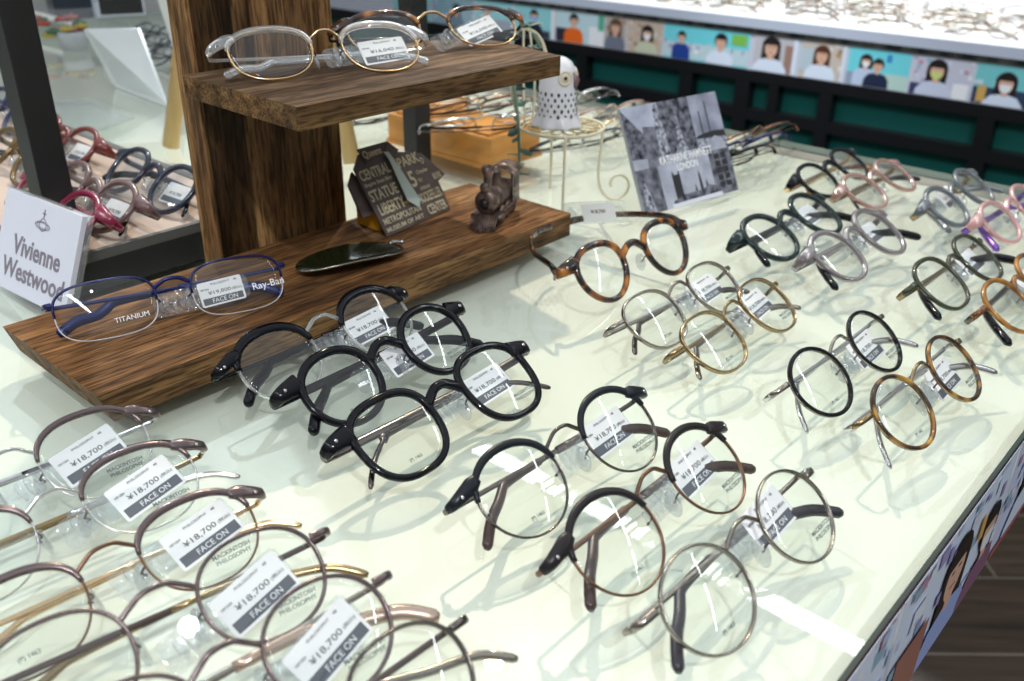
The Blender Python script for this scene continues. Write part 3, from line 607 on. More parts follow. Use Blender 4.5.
    if temples == 'fold':
        for s in (-1, 1):
            off = 0.0 if s < 0 else 0.0036
            nf = -min(0.0145, max(0.006, (yh*zu-0.005)/zn))-off*0.5
            hx = W2+ext
            yT = tipy if s < 0 else tipy+0.0015
            tx = -s*tipx
            nT = (tipw+0.0006-lift-yT*zu-tx*zr)/zn
            H = [(s*hx, yh, -0.0085), (s*(hx-0.0006), yh, nf*0.92), (s*(hx-0.006), yh-0.0004, nf), (s*0.022, yh-0.0012, nf-0.0004-off*0.4), (-s*0.020, yh-0.0020, nf-0.0002-off*0.4), (-s*0.033, yh-0.0030, nf+0.0006)]
            tipP = [(-s*0.033, yh-0.0030, nf+0.0006), (-s*(0.042+(tipx-0.0655)*0.5), yh-0.0085, nf*0.7+nT*0.3), (-s*(tipx-0.0115), (yh+yT)*0.44, nf*0.3+nT*0.7), (tx, yT, nT)]
            A = spline(H, 5); B = spline(tipP, 5)
            j = len(A)*3//5
            if style in ('acetate', 'thin'): tA, tBp = np.concatenate([A, B[1:4]]), B[2:]
            else: tA, tBp = np.concatenate([A, B[1:3]]), np.concatenate([A[j+3:], B[1:]])
            to = mk('temple', sweep(MB(), wrap(tA)*1.0 if False else tA, (0, 1, 0), ta, tb, False, ns, 0, 2.6), temple, root)
            L_ = len(tBp); prof = np.linspace(0, 1, L_)
            tw = tipw*(0.72+0.28*np.sin(prof*PI*0.62)/1.0); tw[-1] *= 0.6
            mk('temple_tip', sweep(MB(), tBp, (0, 1, 0), np.full(L_, 0.0012 if flat else tipw*0.8)*np.where(prof > 0.97, 0.6, 1), tw, False, ns), tip, to)
            hb = MB(); lathe(hb, [(0.0011, -0.0018), (0.0011, 0.0018)], 10, 0, (0, 1, 0), (s*(hx-0.0008), yh, -0.0088)); mk('hinge', hb, SILVER, root)
    # price tag and its clear carrier
    if tagpos is not None:
        tx_, ty_ = tagpos; ta_ = tagrot
        nf = -0.0086
        pt = mk('price_tag', prism(MB(), rrect(0.0320*tagsize, 0.0180*tagsize, 0.0012), -0.0002, 0.0), PAPER, root)
        MT = T(tx_, ty_, nf) @ RZ(ta_); pt.matrix_local = MT
        bd = mk('printed_band', prism(MB(), [(-0.0145*tagsize, -0.0078*tagsize), (0.0145*tagsize, -0.0078*tagsize), (0.0145*tagsize, -0.0030*tagsize), (-0.0145*tagsize, -0.0030*tagsize)], 0.0, 0.00008), BAND, pt)
        text_obj('price_lettering', tfit(price, 0.0165*tagsize, 0.0030*tagsize, 0.00004), INK, pt, T(-0.0012, 0.0003, 0.0001))
        if level > 1:
            text_obj('band_lettering', tfit('FACE ON', 0.0155, 0.0026), WHITEINK, pt, T(0.001, -0.0054*tagsize, 0.00013)); text_obj('price_lettering', tfit('(税込)', 0.0062, 0.0020), INK, pt, T(0.0112*tagsize, 0.0001, 0.0001))
            text_obj('code_lettering', tfit('MP1004', 0.0050, 0.0012), INK, pt, T(-0.0115*tagsize, 0.0035*tagsize, 0.0001))
            text_obj('code_lettering', tfit('PHILOSOPHY    48', 0.0160, 0.0012), INK, pt, T(0.003*tagsize, 0.0066*tagsize, 0.0001))
        if holder:
            hm = MB(); prism(hm, rrect(0.058, 0.0145, 0.003), -0.0009, -0.0004); prism(hm, rrect(0.018, 0.0125, 0.002), -0.0024, -0.0009)
            for q in range(3): prism(hm, ell(-0.022+q*0.0045, 0.0, 0.0015, 0.005, 10), 0.0, 0.0035)
            ho = mk('clear_tag_holder', hm, PLASTIC, root); ho.matrix_local = T(tx_-0.012, ty_-0.0005, nf) @ RZ(ta_)
    seat(root, TZ+z0)
    return root
def seat(root, zsurf):
    """rest the lowest point of a pair exactly on its surface"""
    def low(o, M4):
        zz = [1e9]
        if o.type == 'MESH':
            M5_ = M4; zz += [M5_[2][0]*v.co.x+M5_[2][1]*v.co.y+M5_[2][2]*v.co.z+M5_[2][3] for v in o.data.vertices]
        return min(zz)
    def walk(o, M4):
        return min([low(o, M4)]+[walk(c, M4 @ c.matrix_basis) for c in bpy.data.objects if c.parent == o])
    M0 = root.matrix_basis.copy(); d = zsurf+0.0003-walk(root, M0)
    root.location.z += d
    q = max(d, 0)/(0.265-(zsurf-TZ)); root.location.x -= root.location.x*q; root.location.y -= root.location.y*q
def rrect(w_, h_, r_):
    P = []
    for cx, cy, a in ((w_/2-r_, h_/2-r_, 0), (-w_/2+r_, h_/2-r_, 1), (-w_/2+r_, -h_/2+r_, 2), (w_/2-r_, -h_/2+r_, 3)):
        for k in range(4):
            t = (a+k/3)*PI/2; P.append((cx+r_*math.cos(t), cy+r_*math.sin(t)))
    return P

PO = {
"G2": [0.2902, 0.3821, 0.0099, 0.8483, 0.0094, 0.0505, 0.0436, 0.0216, 0], "G3": [0.2974, 0.3351, 0.0212, 0.863, 0.0209, 0.0502, 0.0455, 0.021, 0],
"G4": [0.2882, 0.2756, -0.0089, 0.9926, 0.0085, 0.0514, 0.0471, 0.021, 0], "G6": [0.4855, 0.2602, -0.0178, 0.9399, -0.0063, 0.0486, 0.0404, 0.0208, 0],
"G7": [0.4863, 0.2183, 0.024, 0.9921, 0.0049, 0.0488, 0.0411, 0.021, 0], "G8": [0.2926, 0.2015, -0.0464, 0.8686, 0.0037, 0.0493, 0.0435, 0.0209, 0],
"G9": [0.2945, 0.1495, -0.0063, 0.9243, 0.0133, 0.0496, 0.0436, 0.0213, 0], "G10": [0.2909, 0.1044, -0.0142, 0.8905, -0.0019, 0.0495, 0.0412, 0.0215, 0],
"G11": [0.4801, 0.1479, -0.0222, 0.8916, -0.0044, 0.0485, 0.0409, 0.0207, 0], "G12": [0.4781, 0.1015, -0.0247, 0.8619, -0.014, 0.0482, 0.0406, 0.0203, 0],
"G13": [0.8404, 0.3182, -0.0029, 1.0415, 0.0161, 0.0489, 0.0419, 0.0212, 0], "G14": [0.8368, 0.271, 0.0037, 1.0747, -0.0115, 0.0484, 0.044, 0.0199, 0],
"G15": [0.6745, 0.2737, -0.0731, 1.0986, 0.044, 0.0502, 0.0483, 0.0224, 0], "G16": [0.6687, 0.2177, -0.0442, 1.0393, 0.0167, 0.0492, 0.0479, 0.0208, 0],
"G17": [0.8439, 0.2026, -0.0128, 1.0024, 0.0255, 0.049, 0.0437, 0.0214, 0], "G18": [0.8276, 0.156, -0.04, 0.9144, -0.0072, 0.0484, 0.0409, 0.0204, 0],
"G19": [0.6696, 0.1459, -0.0256, 0.997, -0.0085, 0.0485, 0.0428, 0.0202, 0], "G20": [0.6623, 0.1014, 0.0142, 0.9759, -0.0262, 0.0479, 0.0411, 0.0194, 0],
"G5": [0.512, 0.3241, -0.085, 0.6345, 0.0037, 0.0484, 0.0431, 0.0209, 0], "G21": [0.1044, 0.3738, -0.0771, 0.8636, 0.0054, 0.0513, 0.0428, 0.0199, 0.0],
"G22": [0.1064, 0.3356, -0.0869, 0.95, 0.0165, 0.0514, 0.0395, 0.02, 0.0], "G23": [0.1046, 0.2849, -0.0802, 0.95, -0.0011, 0.0506, 0.0393, 0.0212, 0.0],
"G24": [0.1029, 0.2436, -0.1569, 0.8843, 0.0031, 0.0511, 0.0425, 0.0236, 0.0], "G25": [0.1049, 0.2, -0.1, 0.88, 0.0, 0.051, 0.0425, 0.021, 0.0],
"G26": [0.112, 0.160, -0.06, 0.88, 0.0, 0.050, 0.041, 0.0205, 0], "G1": [0.2363, 0.4736, -0.3011, 0.5152, -0.0121, 0.0573, 0.0342, 0.0186, 0.019],
"G27": [0.3667, 0.4768, -0.37, 0.8062, -0.0123, 0.0531, 0.0368, 0.018, 0.146], "G28": [0.4805, 0.4965, -0.40, 0.8636, 0.01, 0.0540, 0.0354, 0.021, 0.146]}
G_A = 'glasses on the mint table, column in front of the wooden stand'
G_B = 'glasses on the mint table, left column'
G_C = 'glasses on the mint table, third column'
G_D = 'glasses on the mint table, fourth column'
G_E = 'glasses on the mint table, farthest column'
mg = make_glasses
mg(PO['G2'], 'combo', BLACK, CRYSTAL, BLACK, BLACK, 'glossy black brow glasses with clear lower rims, nearest the wooden stand', G_A, ex=2.2, tagpos=(0.034, 0.024), rimk=1.5, tipw=0.0032, flat=False)
mg(PO['G3'], 'acetate', BLACK, BLACK, BLACK, BLACK, 'thick glossy black round glasses between the clear lower rims and the slim square pair', G_A, ex=2.15, tagpos=(0.018, 0.025), tipw=0.0034, egg=0.05, flat=False)
mg(PO['G4'], 'acetate', BLACK, BLACK, GUN, GUN, 'slim glossy black squarish glasses with thin metal temples, third from the wooden stand', G_A, ex=2.55, tagpos=(0.034, 0.028), tipw=0.0016, flat=False, egg=0.08, rimk=0.9)
mg(PO['G8'], 'combo', BLACK, GUN, GUN, BROWNTIP, 'round glasses with black brows on thin gunmetal rims, in front of the slim square pair', G_A, ex=2.1, tagpos=(0.034, 0.025), brow=pm('soft_black', (0.010, 0.013, 0.018), 0.3, spec=0.3), tipw=0.0028, flat=False)
mg(PO['G9'], 'combo', BLACK, BROWNM, BROWNM, BROWNTIP, 'round glasses with dark grey brows on bronze rims and brown temple tips', G_A, ex=2.05, tagpos=(0.036, 0.026), brow=pm('dark_grey_brow', (0.018, 0.015, 0.016), 0.3, spec=0.3), tipw=0.0028, flat=False)
mg(PO['G10'], 'metal', ANTSIL, ANTSIL, ANTSIL, pm('navy_tip', (0.03, 0.026, 0.035), 0.35), 'round all-metal antique silver glasses with dark temple tips, nearest the bottom edge', G_A, ex=2.0, tagpos=(0.029, 0.027), egg=0.02, tipw=0.0028, flat=False)
mg(PO['G6'], 'metal', ANTSIL, ANTSIL, ANTSIL, GUN, 'greyish silver metal squarish glasses in front of the open tortoiseshell pair', G_C, ex=2.45, tagpos=(0.036, 0.025), rimk=1.35, egg=0.1)
mg(PO['G7'], 'metal', ANTGOLD, ANTGOLD, ANTGOLD, ANTSIL, 'antique gold metal squarish glasses overlapping the greyish silver pair', G_C, ex=2.45, tagpos=(0.037, 0.027), rimk=1.35, egg=0.1)
mg(PO['G11'], 'inlay', BLACK, ANTSIL, SILVER, SILVER, 'round silver metal glasses with black inlaid rims and clear temple tips', G_C, ex=2.0, tagpos=(0.035, 0.020), egg=0.03, tipx=0.070, tipy=0.003)
mg(PO['G12'], 'inlay', HAVANA, ANTGOLD, SILVER, SILVER, 'round gold glasses with tortoiseshell inlaid rims, nearest the right table edge', G_C, ex=2.0, tagpos=(0.033, 0.019), egg=0.03, tipx=0.070, tipy=0.003)
mg(PO['G15'], 'acetate', BLACKGREEN, BLACKGREEN, BLACK, BLACK, 'thick black green round glasses right of the black and white card', G_D, ex=2.15, tagpos=(0.040, 0.030), level=1, tipw=0.0034, tipx=0.072, tipy=0.003, flat=False)
mg(PO['G16'], 'acetate', GREYCL, GREYCL, GREYCL, BLACK, 'translucent smoke grey round glasses in front of the black green pair', G_D, ex=2.2, tagpos=(0.038, 0.029), level=1, tipw=0.0034, tipx=0.072, tipy=0.003, flat=False)
mg(PO['G19'], 'thin', OLIVE, OLIVE, ANTGOLD, BLACK, 'dark olive squarish glasses with thick black temple tips', G_D, ex=2.4, tagpos=(0.038, 0.023), level=1, tipw=0.0034, tipx=0.072, tipy=0.003, flat=False)
mg(PO['G20'], 'thin', AMBER, AMBER, GUN, BLACK, 'amber brown glasses cut by the right side of the picture', G_D, ex=2.3, tagpos=(0.036, 0.023), level=1, tipw=0.0034, tipx=0.072, tipy=0.003, flat=False)
mg(PO['G13'], 'acetate', BLACK, BLACK, GOLD, TORT, 'black glasses with pale gold temples, farthest of the grouped pairs', G_E, ex=2.15, tagpos=None, level=1, tipw=0.003, rimk=0.85)
mg(PO['G14'], 'acetate', PINKBR, PINKBR, ANTGOLD, BLACK, 'rosy brown translucent glasses in front of the black and gold pair', G_E, ex=2.15, tagpos=None, level=1, tipw=0.003, rimk=0.9)
mg(PO['G17'], 'acetate', GREYBL, GREYBL, ANTGOLD, GREYBL, 'slate grey translucent round glasses near the back right table corner', G_E, ex=2.15, tagpos=(0.000, 0.030), level=1, tipw=0.0034, tipx=0.072, tipy=0.003, flat=False)
mg(PO['G18'], 'acetate', PINK, PINK, PURPLE, PURPLE, 'pink translucent glasses with purple temples at the right side of the picture', G_E, ex=2.15, tagpos=None, level=1, tipw=0.0034, rimk=0.9, tipx=0.072, tipy=0.003, flat=False)
mg(PO['G21'], 'combo', MAUVEM, SILVER, SILVER, BLACK, 'silver glasses with mauve brows at the left, nearest the front corner of the wooden board', G_B, ex=2.35, tagpos=(0.034, 0.025), tagrot=0.22, egg=0.1, tipw=0.0016, tipx=0.078, rimk=0.85)
mg(PO['G22'], 'combo', MAUVEM, SILVER, ANTGOLD, SILVER, 'silver glasses with grey mauve brows, second in the left column', G_B, ex=2.35, tagpos=(0.039, 0.023), tagrot=0.22, egg=0.1, tipw=0.0016, tipx=0.078, rimk=0.85)
mg(PO['G23'], 'combo', MAUVEM, BROWNM, GOLD, GOLD, 'glasses with brown brows and pale gold temples, middle of the left column', G_B, ex=2.35, tagpos=(0.040, 0.025), tagrot=0.20, egg=0.1, tipw=0.0016, rimk=0.9, tipx=0.078)
mg(PO['G24'], 'metal', MAUVEM, MAUVEM, BROWNTIP, ANTGOLD, 'dark brown thin rimmed oval glasses, fourth in the left column', G_B, ex=2.25, tagpos=(0.035, 0.021), tagrot=0.30, egg=0.04, tipw=0.0018, rimk=1.25, tipx=0.078)
mg(PO['G25'], 'metal', MAUVEM, MAUVEM, ANTSIL, pm('champagne_tip', (0.55, 0.42, 0.34), 0.25, 0.8), 'dark brown thin rimmed round glasses with champagne temple tips, fifth in the left column', G_B, ex=2.1, tagpos=(0.037, 0.020), tagrot=0.32, egg=0.04, tipw=0.0030, rimk=1.25, tipx=0.078)
mg(PO['G26'], 'metal', GUN, GUN, BROWNTIP, ANTSIL, 'gunmetal glasses cut by the bottom edge of the picture', G_B, ex=2.2, tagpos=None, egg=0.04, tipw=0.0018, rimk=1.2, tipx=0.078)
g1 = mg(PO['G1'], 'rimless', BLUEM, BLUEM, BLUEM, BLUEM, 'blue titanium half rim rectangular glasses lying on the wooden base board', 'glasses on the wooden stand', ex=3.0, egg=0.03, tagpos=(0.029, 0.0165), tagrot=0.06, tagsize=0.85, price='¥19,800', brand=False, tipw=0.0032, rimk=1.0, ext=0.0035)
for t_, s_, x_, y_ in (('Ray-Ban', 0.0062, 0.055, 0.0145), ('TITANIUM', 0.0042, -0.026, 0.010)):
    lens_ = [c for c in g1.children if c.name.startswith('lens')][1 if x_ > 0 else 0]
    text_obj('lens_print', text_mesh(t_, s_, 0.00003), WHITEINK, lens_, T(x_, y_, 0.0040 if x_ > 0 else 0.0030) @ RZ(0.05))
mg(PO['G27'], 'combo', CRYSTAL, GOLD, CRYSTAL, CRYSTAL, 'clear brow glasses with thin gold lower rims on the upper shelf', 'glasses on the wooden stand', ex=2.4, egg=0.1, tagpos=(0.040, 0.0225), tagrot=0.10, price='¥16,040', brand=False, tipw=0.003, rimk=1.3)
mg(PO['G28'], 'combo', TORTD, GOLD, BLACK, BLACK, 'dark tortoiseshell brow glasses with gold bridge, behind the clear pair on the upper shelf', 'glasses on the wooden stand', ex=2.4, egg=0.1, tagpos=(0.038, 0.0215), tagrot=0.35, price='¥16,040', brand=False, tipw=0.003, rimk=1.2)

# the open tortoiseshell pair: its temples are not folded
g5 = mg(PO['G5'], 'acetate', TORT, TORT, TORT, TORT, 'open brown tortoiseshell glasses standing in front of the black and white card', G_C, ex=(2.3, 2.0), egg=0.12, tagpos=None, temples='open', brand=False)
inv = g5.matrix_world.inverted() if False else None
bpy.context.view_layer.update()
inv = g5.matrix_world.inverted()
def loc5(P): return np.array([list(inv @ Vector((p[0], p[1], p[2]+TZ))) for p in P])
W5 = PO['G5'][5]+PO['G5'][7]/2; yh5 = 0.74*PO['G5'][6]
def hp(s): return [list(g5.matrix_world @ Vector((s*(W5+0.0105), yh5-0.0006, q))) for q in (-0.010,)][0]
for s, path in ((1, [(0.5775, 0.352, 0.030), (0.573, 0.392, 0.0235), (0.5675, 0.425, 0.0135), (0.5635, 0.447, 0.0045)]),
                (-1, [(0.436, 0.352, 0.0315), (0.448, 0.378, 0.031), (0.470, 0.400, 0.029), (0.494, 0.412, 0.026), (0.512, 0.416, 0.0235)])):
    h0 = hp(s); P = loc5([(h0[0], h0[1], h0[2]-TZ)]+path); Q = spline(P, 6)
    up = np.array(list(inv.to_3x3() @ Vector((0, 0, 1))))
    to = mk('temple', sweep(MB(), Q, up, 0.0013, 0.0024, False, 8, 0, 2.6), TORTD, g5)
    mk('temple_tip', sweep(MB(), Q[-9:], up, np.linspace(0.0014, 0.0016, 9), np.linspace(0.0025, 0.0030, 9), False, 8), pm('brown_acetate_tip', (0.05, 0.022, 0.014), 0.2), to)
# its tag hangs on the far temple
_x5 = unit((0.14, -0.93, 0.24)); _y5 = unit(np.array([-0.12, 0.0, 1.0])-_x5*(np.array([-0.12, 0.0, 1.0])@_x5))
M5 = inv @ axes(_x5, _y5, np.cross(_x5, _y5), (0.5665, 0.412, TZ+0.0215))
pt = mk('price_tag', prism(MB(), rrect(0.030, 0.016, 0.0012), -0.0002, 0.0), PAPER, g5); pt.matrix_local = M5
text_obj('price_lettering', text_mesh('¥18,700', 0.004, 0.00004, 'CENTER', 0.00006), INK, pt, T(0, 0.001, 0.0001))
ho = mk('clear_tag_holder', prism(prism(MB(), rrect(0.058, 0.019, 0.004), -0.0011, -0.0004), ell(-0.020, 0.0, 0.004, 0.006, 14), 0.0003, 0.0035), PLASTIC, g5)
ho.data.transform(Matrix.Translation((-0.004, 0, 0))); ho.matrix_local = M5
seat(g5, TZ)

# ------------------------------------------------------------------ copies: glasses whose parts are too small or blurred to differ
def copy_tree(o, parent=None):
    c = o.copy(); COL.objects.link(c)
    if parent is not None: c.parent = parent; c.matrix_parent_inverse = o.matrix_parent_inverse
    for ch in list(KIDS.get(o.name, [])): copy_tree(ch, c)
    return c
def kids():
    K = {}
    for o in bpy.data.objects:
        if o.parent is not None: K.setdefault(o.parent.name, []).append(o)
    return K
KIDS = {}
def pose_m(x, y, z, yaw, th, roll=0):
    nh = np.array([math.sin(yaw), -math.cos(yaw), 0]); r = np.array([math.cos(yaw), math.sin(yaw), 0]); k = np.array([0, 0, 1.])
    u = math.cos(th)*k-math.sin(th)*nh; nn = math.cos(th)*nh+math.sin(th)*k
    return axes(math.cos(roll)*r+math.sin(roll)*u, -math.sin(roll)*r+math.cos(roll)*u, nn, (x, y, TZ+z+0.0022))
def swap(root, mats):
    """give a copied pair its own colours"""
    for ch in [root]+list(root.children_recursive):
        if ch.type == 'MESH' and any(ms.material in mats for ms in ch.material_slots):
            ch.data = ch.data.copy()
            for i, mm in enumerate(ch.data.materials):
                if mm in mats: ch.data.materials[i] = mats[mm]

# platform with more glasses, left of the upright
plat = empty('raised_display_tray', (0, 0, 0), 0, 'low black display platform with a beige top, left of the wooden upright', 'display platform')
bevel(mk('platform_body', box(MB(), (0.224, 0.600, TZ), (0.386, 1.35, TZ+0.0265)), BLACKMETAL, plat), 0.001)
mk('tray_rim', box(box(MB(), (0.223, 0.5995, TZ+0.022), (0.387, 0.604, TZ+0.0290)), (0.380, 0.5995, TZ+0.022), (0.387, 1.35, TZ+0.0290)), pm('grey_rim', (0.10, 0.10, 0.095), 0.5), plat)
mk('tray_liner', box(MB(), (0.225, 0.604, TZ+0.0265), (0.380, 1.345, TZ+0.0278)), pm('beige_liner', (0.52, 0.41, 0.34), 0.6), plat)
base_a = mg([0.315, 0.680, -1.58, 0.87, 0, 0.050, 0.044, 0.021, 0.0278], 'acetate', NAVY, NAVY, NAVY, BLACK, 'navy round glasses on the beige tray beside the wooden upright', 'glasses on the beige tray', tagpos=(0.03, 0.022), level=1, tipw=0.0034)
KIDS = kids()
for x, y, mt_, lb in ((0.262, 0.672, MAUVE, 'mauve brown round glasses on the beige tray, nearest its front edge'),
                      (0.315, 0.838, REDBR, 'dark red brown glasses on the beige tray just right of the black post'),
                      (0.268, 0.815, pm('olive_gold_acetate', (0.18, 0.12, 0.05), 0.2, 0.4), 'gold brown glasses on the beige tray just left of the black post'),
                      (0.232, 0.668, BERRY, 'berry red glasses on the tray behind the white brand card'),
                      (0.330, 0.985, pm('midnight_acetate', (0.02, 0.03, 0.09), 0.2), 'dark blue glasses on the tray at the left edge of the picture')):
    c = copy_tree(base_a); c.matrix_world = pose_m(x, y, 0.0278, -1.58, 0.87); c['label'] = lb; swap(c, {NAVY: mt_})

# black frame: two posts and a top rail
fr_ = empty('black_metal_frame', (0, 0, 0), 0, 'black metal frame whose two square posts stand behind the wooden stand', 'display frame')
bevel(mk('post', box(MB(), (0.241, 0.655, TZ+0.029), (0.263, 0.677, TZ+0.52)), BLACKMETAL, fr_), 0.0006)
bevel(mk('post', box(MB(), (0.6005, 0.661, TZ), (0.620, 0.680, TZ+0.52)), BLACKMETAL, fr_), 0.0006)
bevel(mk('top_rail', box(MB(), (0.241, 0.658, TZ+0.52), (0.620, 0.680, TZ+0.54)), BLACKMETAL, fr_), 0.0006)

# ------------------------------------------------------------------ wooden box with glasses on it, right of the post
ORW = noise_mat('orange_pine', 14, [(0.3, (0.50, 0.20, 0.03)), (0.7, (0.66, 0.31, 0.06))], 0.4, (1, 1, 7), 3)
bx = empty('wooden_box', (0.641, 0.600, TZ), 0, 'orange varnished wooden box behind the locomotive', 'box')
bevel(mk('box_body', box(MB(), (0, 0, 0.004), (0.075, 0.15, 0.0315)), ORW, bx), 0.001)
mk('box_foot_moulding', box(MB(), (-0.001, -0.001, 0), (0.078, 0.152, 0.0045)), ORW, bx)
mk('box_lid_panel', box(MB(), (0.006, 0.008, 0.0315), (0.069, 0.142, 0.0335)), ORW, bx)
KIDS = kids()
src = mg([0.668, 0.640, 2.6, 1.15, 0, 0.049, 0.038, 0.019, 0.0335], 'metal', SILVER, SILVER, GUN, BLACK, 'silver glasses with black temple tips on the orange wooden box', 'glasses on and beside the wooden box', tagpos=None, level=1, egg=0.05, rimk=1.2)
KIDS = kids()
BX = [(0.697, 0.688, 0.0345, 2.9, 1.1, BROWNM, 'bronze glasses on the orange box, behind the silver pair'),
      (0.672, 0.738, 0.0345, 2.4, 1.1, GOLD, 'gold glasses at the back of the orange box'),
      (0.770, 0.700, 0.0, 2.8, 0.9, MAUVEM, 'mauve rimmed glasses on the table between the orange box and the wire chair'),
      (0.800, 0.790, 0.0, 2.7, 0.9, ANTSIL, 'greyish glasses behind the orange box'),
      (0.640, 0.830, 0.0, 2.9, 0.9, GUN, 'dark rimmed glasses seen between the upright and the black post'),
      (0.760, 0.600, 0.0, 2.9, 1.0, NAVY, 'blue rimmed glasses lying behind the wire chair'),
      (0.865, 0.640, 0.0, 3.0, 0.85, PINKBR, 'rosy glasses right behind the owl'),
      (0.850, 0.600, 0.0, 3.0, 0.9, GOLD, 'pale gold glasses between the owl and the black and white card'),
      (0.900, 0.720, 0.0, 2.9, 0.9, SILVER, 'silver glasses at the back of the table left of the owl'),
      (0.903, 0.476, 0.0, 3.0, 0.95, BROWNM, 'bronze glasses at the back table edge, right of the black and white card'),
      (0.858, 0.462, 0.0, 3.0, 0.95, BLUEM, 'blue rimmed glasses right of the black and white card'),
      (0.806, 0.452, 0.0, 3.0, 1.0, BLACK, 'black glasses mostly hidden by the right edge of the black and white card')]
for x, y, z, yaw, th, mt_, lb in BX:
    c = copy_tree(src); c.matrix_world = pose_m(x, y, z, yaw, th); c['label'] = lb; swap(c, {SILVER: mt_})
# back row at the far left on the table
FL = [(0.77, 1.50, 'thin dark glasses at the upper left, behind the slanted acrylic sheet'), (0.715, 1.375, 'dark glasses at the upper left, right of the slanted acrylic sheet'), (0.675, 1.27, 'small dark glasses at the upper left, nearest the pine easel')]
for x, y, lb in FL:
    c = copy_tree(src); c.matrix_world = pose_m(x, y, 0, -1.5, 0.9); c['label'] = lb; c['group'] = 'glasses at the back left of the table'; swap(c, {SILVER: NAVY})
# far counter: blurred rows of wire glasses
src2 = mg([1.90, 0.3, -1.57, 0.5, 0, 0.050, 0.036, 0.020, 0], 'metal', ANTGOLD, GUN, ANTGOLD, BROWNTIP, 'dark wire glasses on the white counter at the right side of the picture', 'glasses on the far white counter', tagpos=None, level=0, rimk=1.25)
KIDS = kids()
rr = random.Random(5)
cm = [BROWNTIP, ANTGOLD, BROWNM, TORT, NAVY, BROWNM]
words_ = ['nearest the front lip', 'in the second row', 'in the third row', 'in the back row']
horder = ['first', 'second', 'third', 'fourth', 'fifth', 'sixth', 'seventh', 'eighth', 'ninth', 'tenth']
for row in range(4):
    for q in range(9 if row < 3 else 7):
        if row == 0 and q == 0: src2.matrix_world = pose_m(1.872, 0.36, 0.0, -1.57, 0.75); src2['label'] = 'wire glasses on the far white counter nearest the front lip, first from the right'; continue
        yy = 0.36+q*0.165+rr.uniform(-0.02, 0.02)+row*0.05
        xx = 1.872-(yy-0.36)*0.032+row*0.085+rr.uniform(-0.008, 0.008)
        c = copy_tree(src2); c.matrix_world = pose_m(xx, yy, 0.0, -1.57+rr.uniform(-0.15, 0.15), 0.75)
        c['label'] = 'wire glasses on the far white counter %s, %s from the right' % (words_[row], horder[q]); swap(c, {GUN: rr.choice(cm)})
# leaflet on the far counter
lf = mk('leaflet', box(MB(), (0, 0, 0), (0.14, 0.003, 0.10)), pm('leaflet_white', (0.85, 0.85, 0.88), 0.4)); lf.matrix_world = T(2.24, 0.86, TZ+0.001) @ RZ(-1.35) @ Matrix.Rotation(-0.5, 4, 'X')
tag(lf, 'white leaflet with a blue picture standing on the far white counter', 'leaflet')
mk('leaflet_picture', box(box(MB(), (0.03, -0.0006, 0.01), (0.10, 0.0, 0.05)), (0.045, -0.0008, 0.012), (0.085, -0.0002, 0.035), 1), [flatcol((0.7, 0.45, 0.35)), flatcol((0.08, 0.15, 0.6))], lf)

# ------------------------------------------------------------------ brand cards
def card_frame(x, y, z, yaw, th):
    nh = np.array([math.sin(yaw), -math.cos(yaw), 0]); r = np.array([math.cos(yaw), math.sin(yaw), 0]); k = np.array([0, 0, 1.])
    return axes(r, math.cos(th)*k-math.sin(th)*nh, math.cos(th)*nh+math.sin(th)*k, (x, y, TZ+z))
def grey(v, s=1.0): return pm('grey_print_%d' % int(v*100), (v*0.94, v*0.97, v*1.12), 0.3)
KM = card_frame(0.636, 0.412, 0.0008, -0.167, 0.454)
kc = empty('brand_card', mat=KM, label='black and white London photo collage card leaning on the table', cat='card')
Wk, Hk = 0.123, 0.093
mk('card_panel', box(MB(), (0, 0, -0.0035), (Wk, Hk, -0.0001)), pm('card_edge', (0.35, 0.37, 0.42), 0.3), kc)
def clouds(name, a, b_, scale): return noise_mat(name, scale, [(0.35, a), (0.65, b_)], 0.25, (1, 1, 1), 5)
SKY1 = clouds('collage_sky', (0.30, 0.32, 0.42), (0.62, 0.66, 0.80), 28); SKY2 = clouds('collage_cloud', (0.20, 0.21, 0.28), (0.42, 0.44, 0.56), 40)
ROUGH1 = clouds('collage_stone', (0.01, 0.01, 0.02), (0.22, 0.23, 0.28), 150); ROUGH2 = clouds('collage_crowd', (0.03, 0.03, 0.05), (0.55, 0.58, 0.68), 260)
cp = [SKY1, SKY2, ROUGH1, ROUGH2, grey(0.03), clouds('collage_haze', (0.32, 0.34, 0.42), (0.52, 0.54, 0.64), 45), clouds('collage_street', (0.05, 0.05, 0.07), (0.24, 0.25, 0.30), 110), grey(0.75)]
mb = MB()
def flat(mb, poly, mi, z=0.0): mb.add([(x*Wk, y*Hk, z) for x, y in poly], [tuple(range(len(poly)))], mi, False)
def fr4(a, b_, c, d): return [(a, b_), (c, b_), (c, d), (a, d)]
flat(mb, fr4(0, 0, 1, 1), 6, 0)
flat(mb, fr4(0.0, 0.52, 0.36, 1), 0, 0.00005); flat(mb, fr4(0.36, 0.48, 0.68, 1), 2, 0.00005); flat(mb, fr4(0.68, 0.5, 1, 1), 1, 0.00005)
flat(mb, [(0, 0.42), (0.34, 0.42), (0.3, 0.62), (0.16, 0.74), (0.0, 0.98)], 2, 0.0001); flat(mb, [(0.14, 0.42), (0.32, 0.42), (0.30, 0.78), (0.17, 0.80)], 6, 0.00012)
flat(mb, [(0.28, 0.42), (0.40, 0.42), (0.36, 1.0), (0.31, 0.98), (0.29, 0.7)], 3, 0.00013)
flat(mb, [(0.42, 0.42), (0.60, 0.42), (0.55, 0.62), (0.52, 0.9), (0.49, 0.62)], 3, 0.0001)
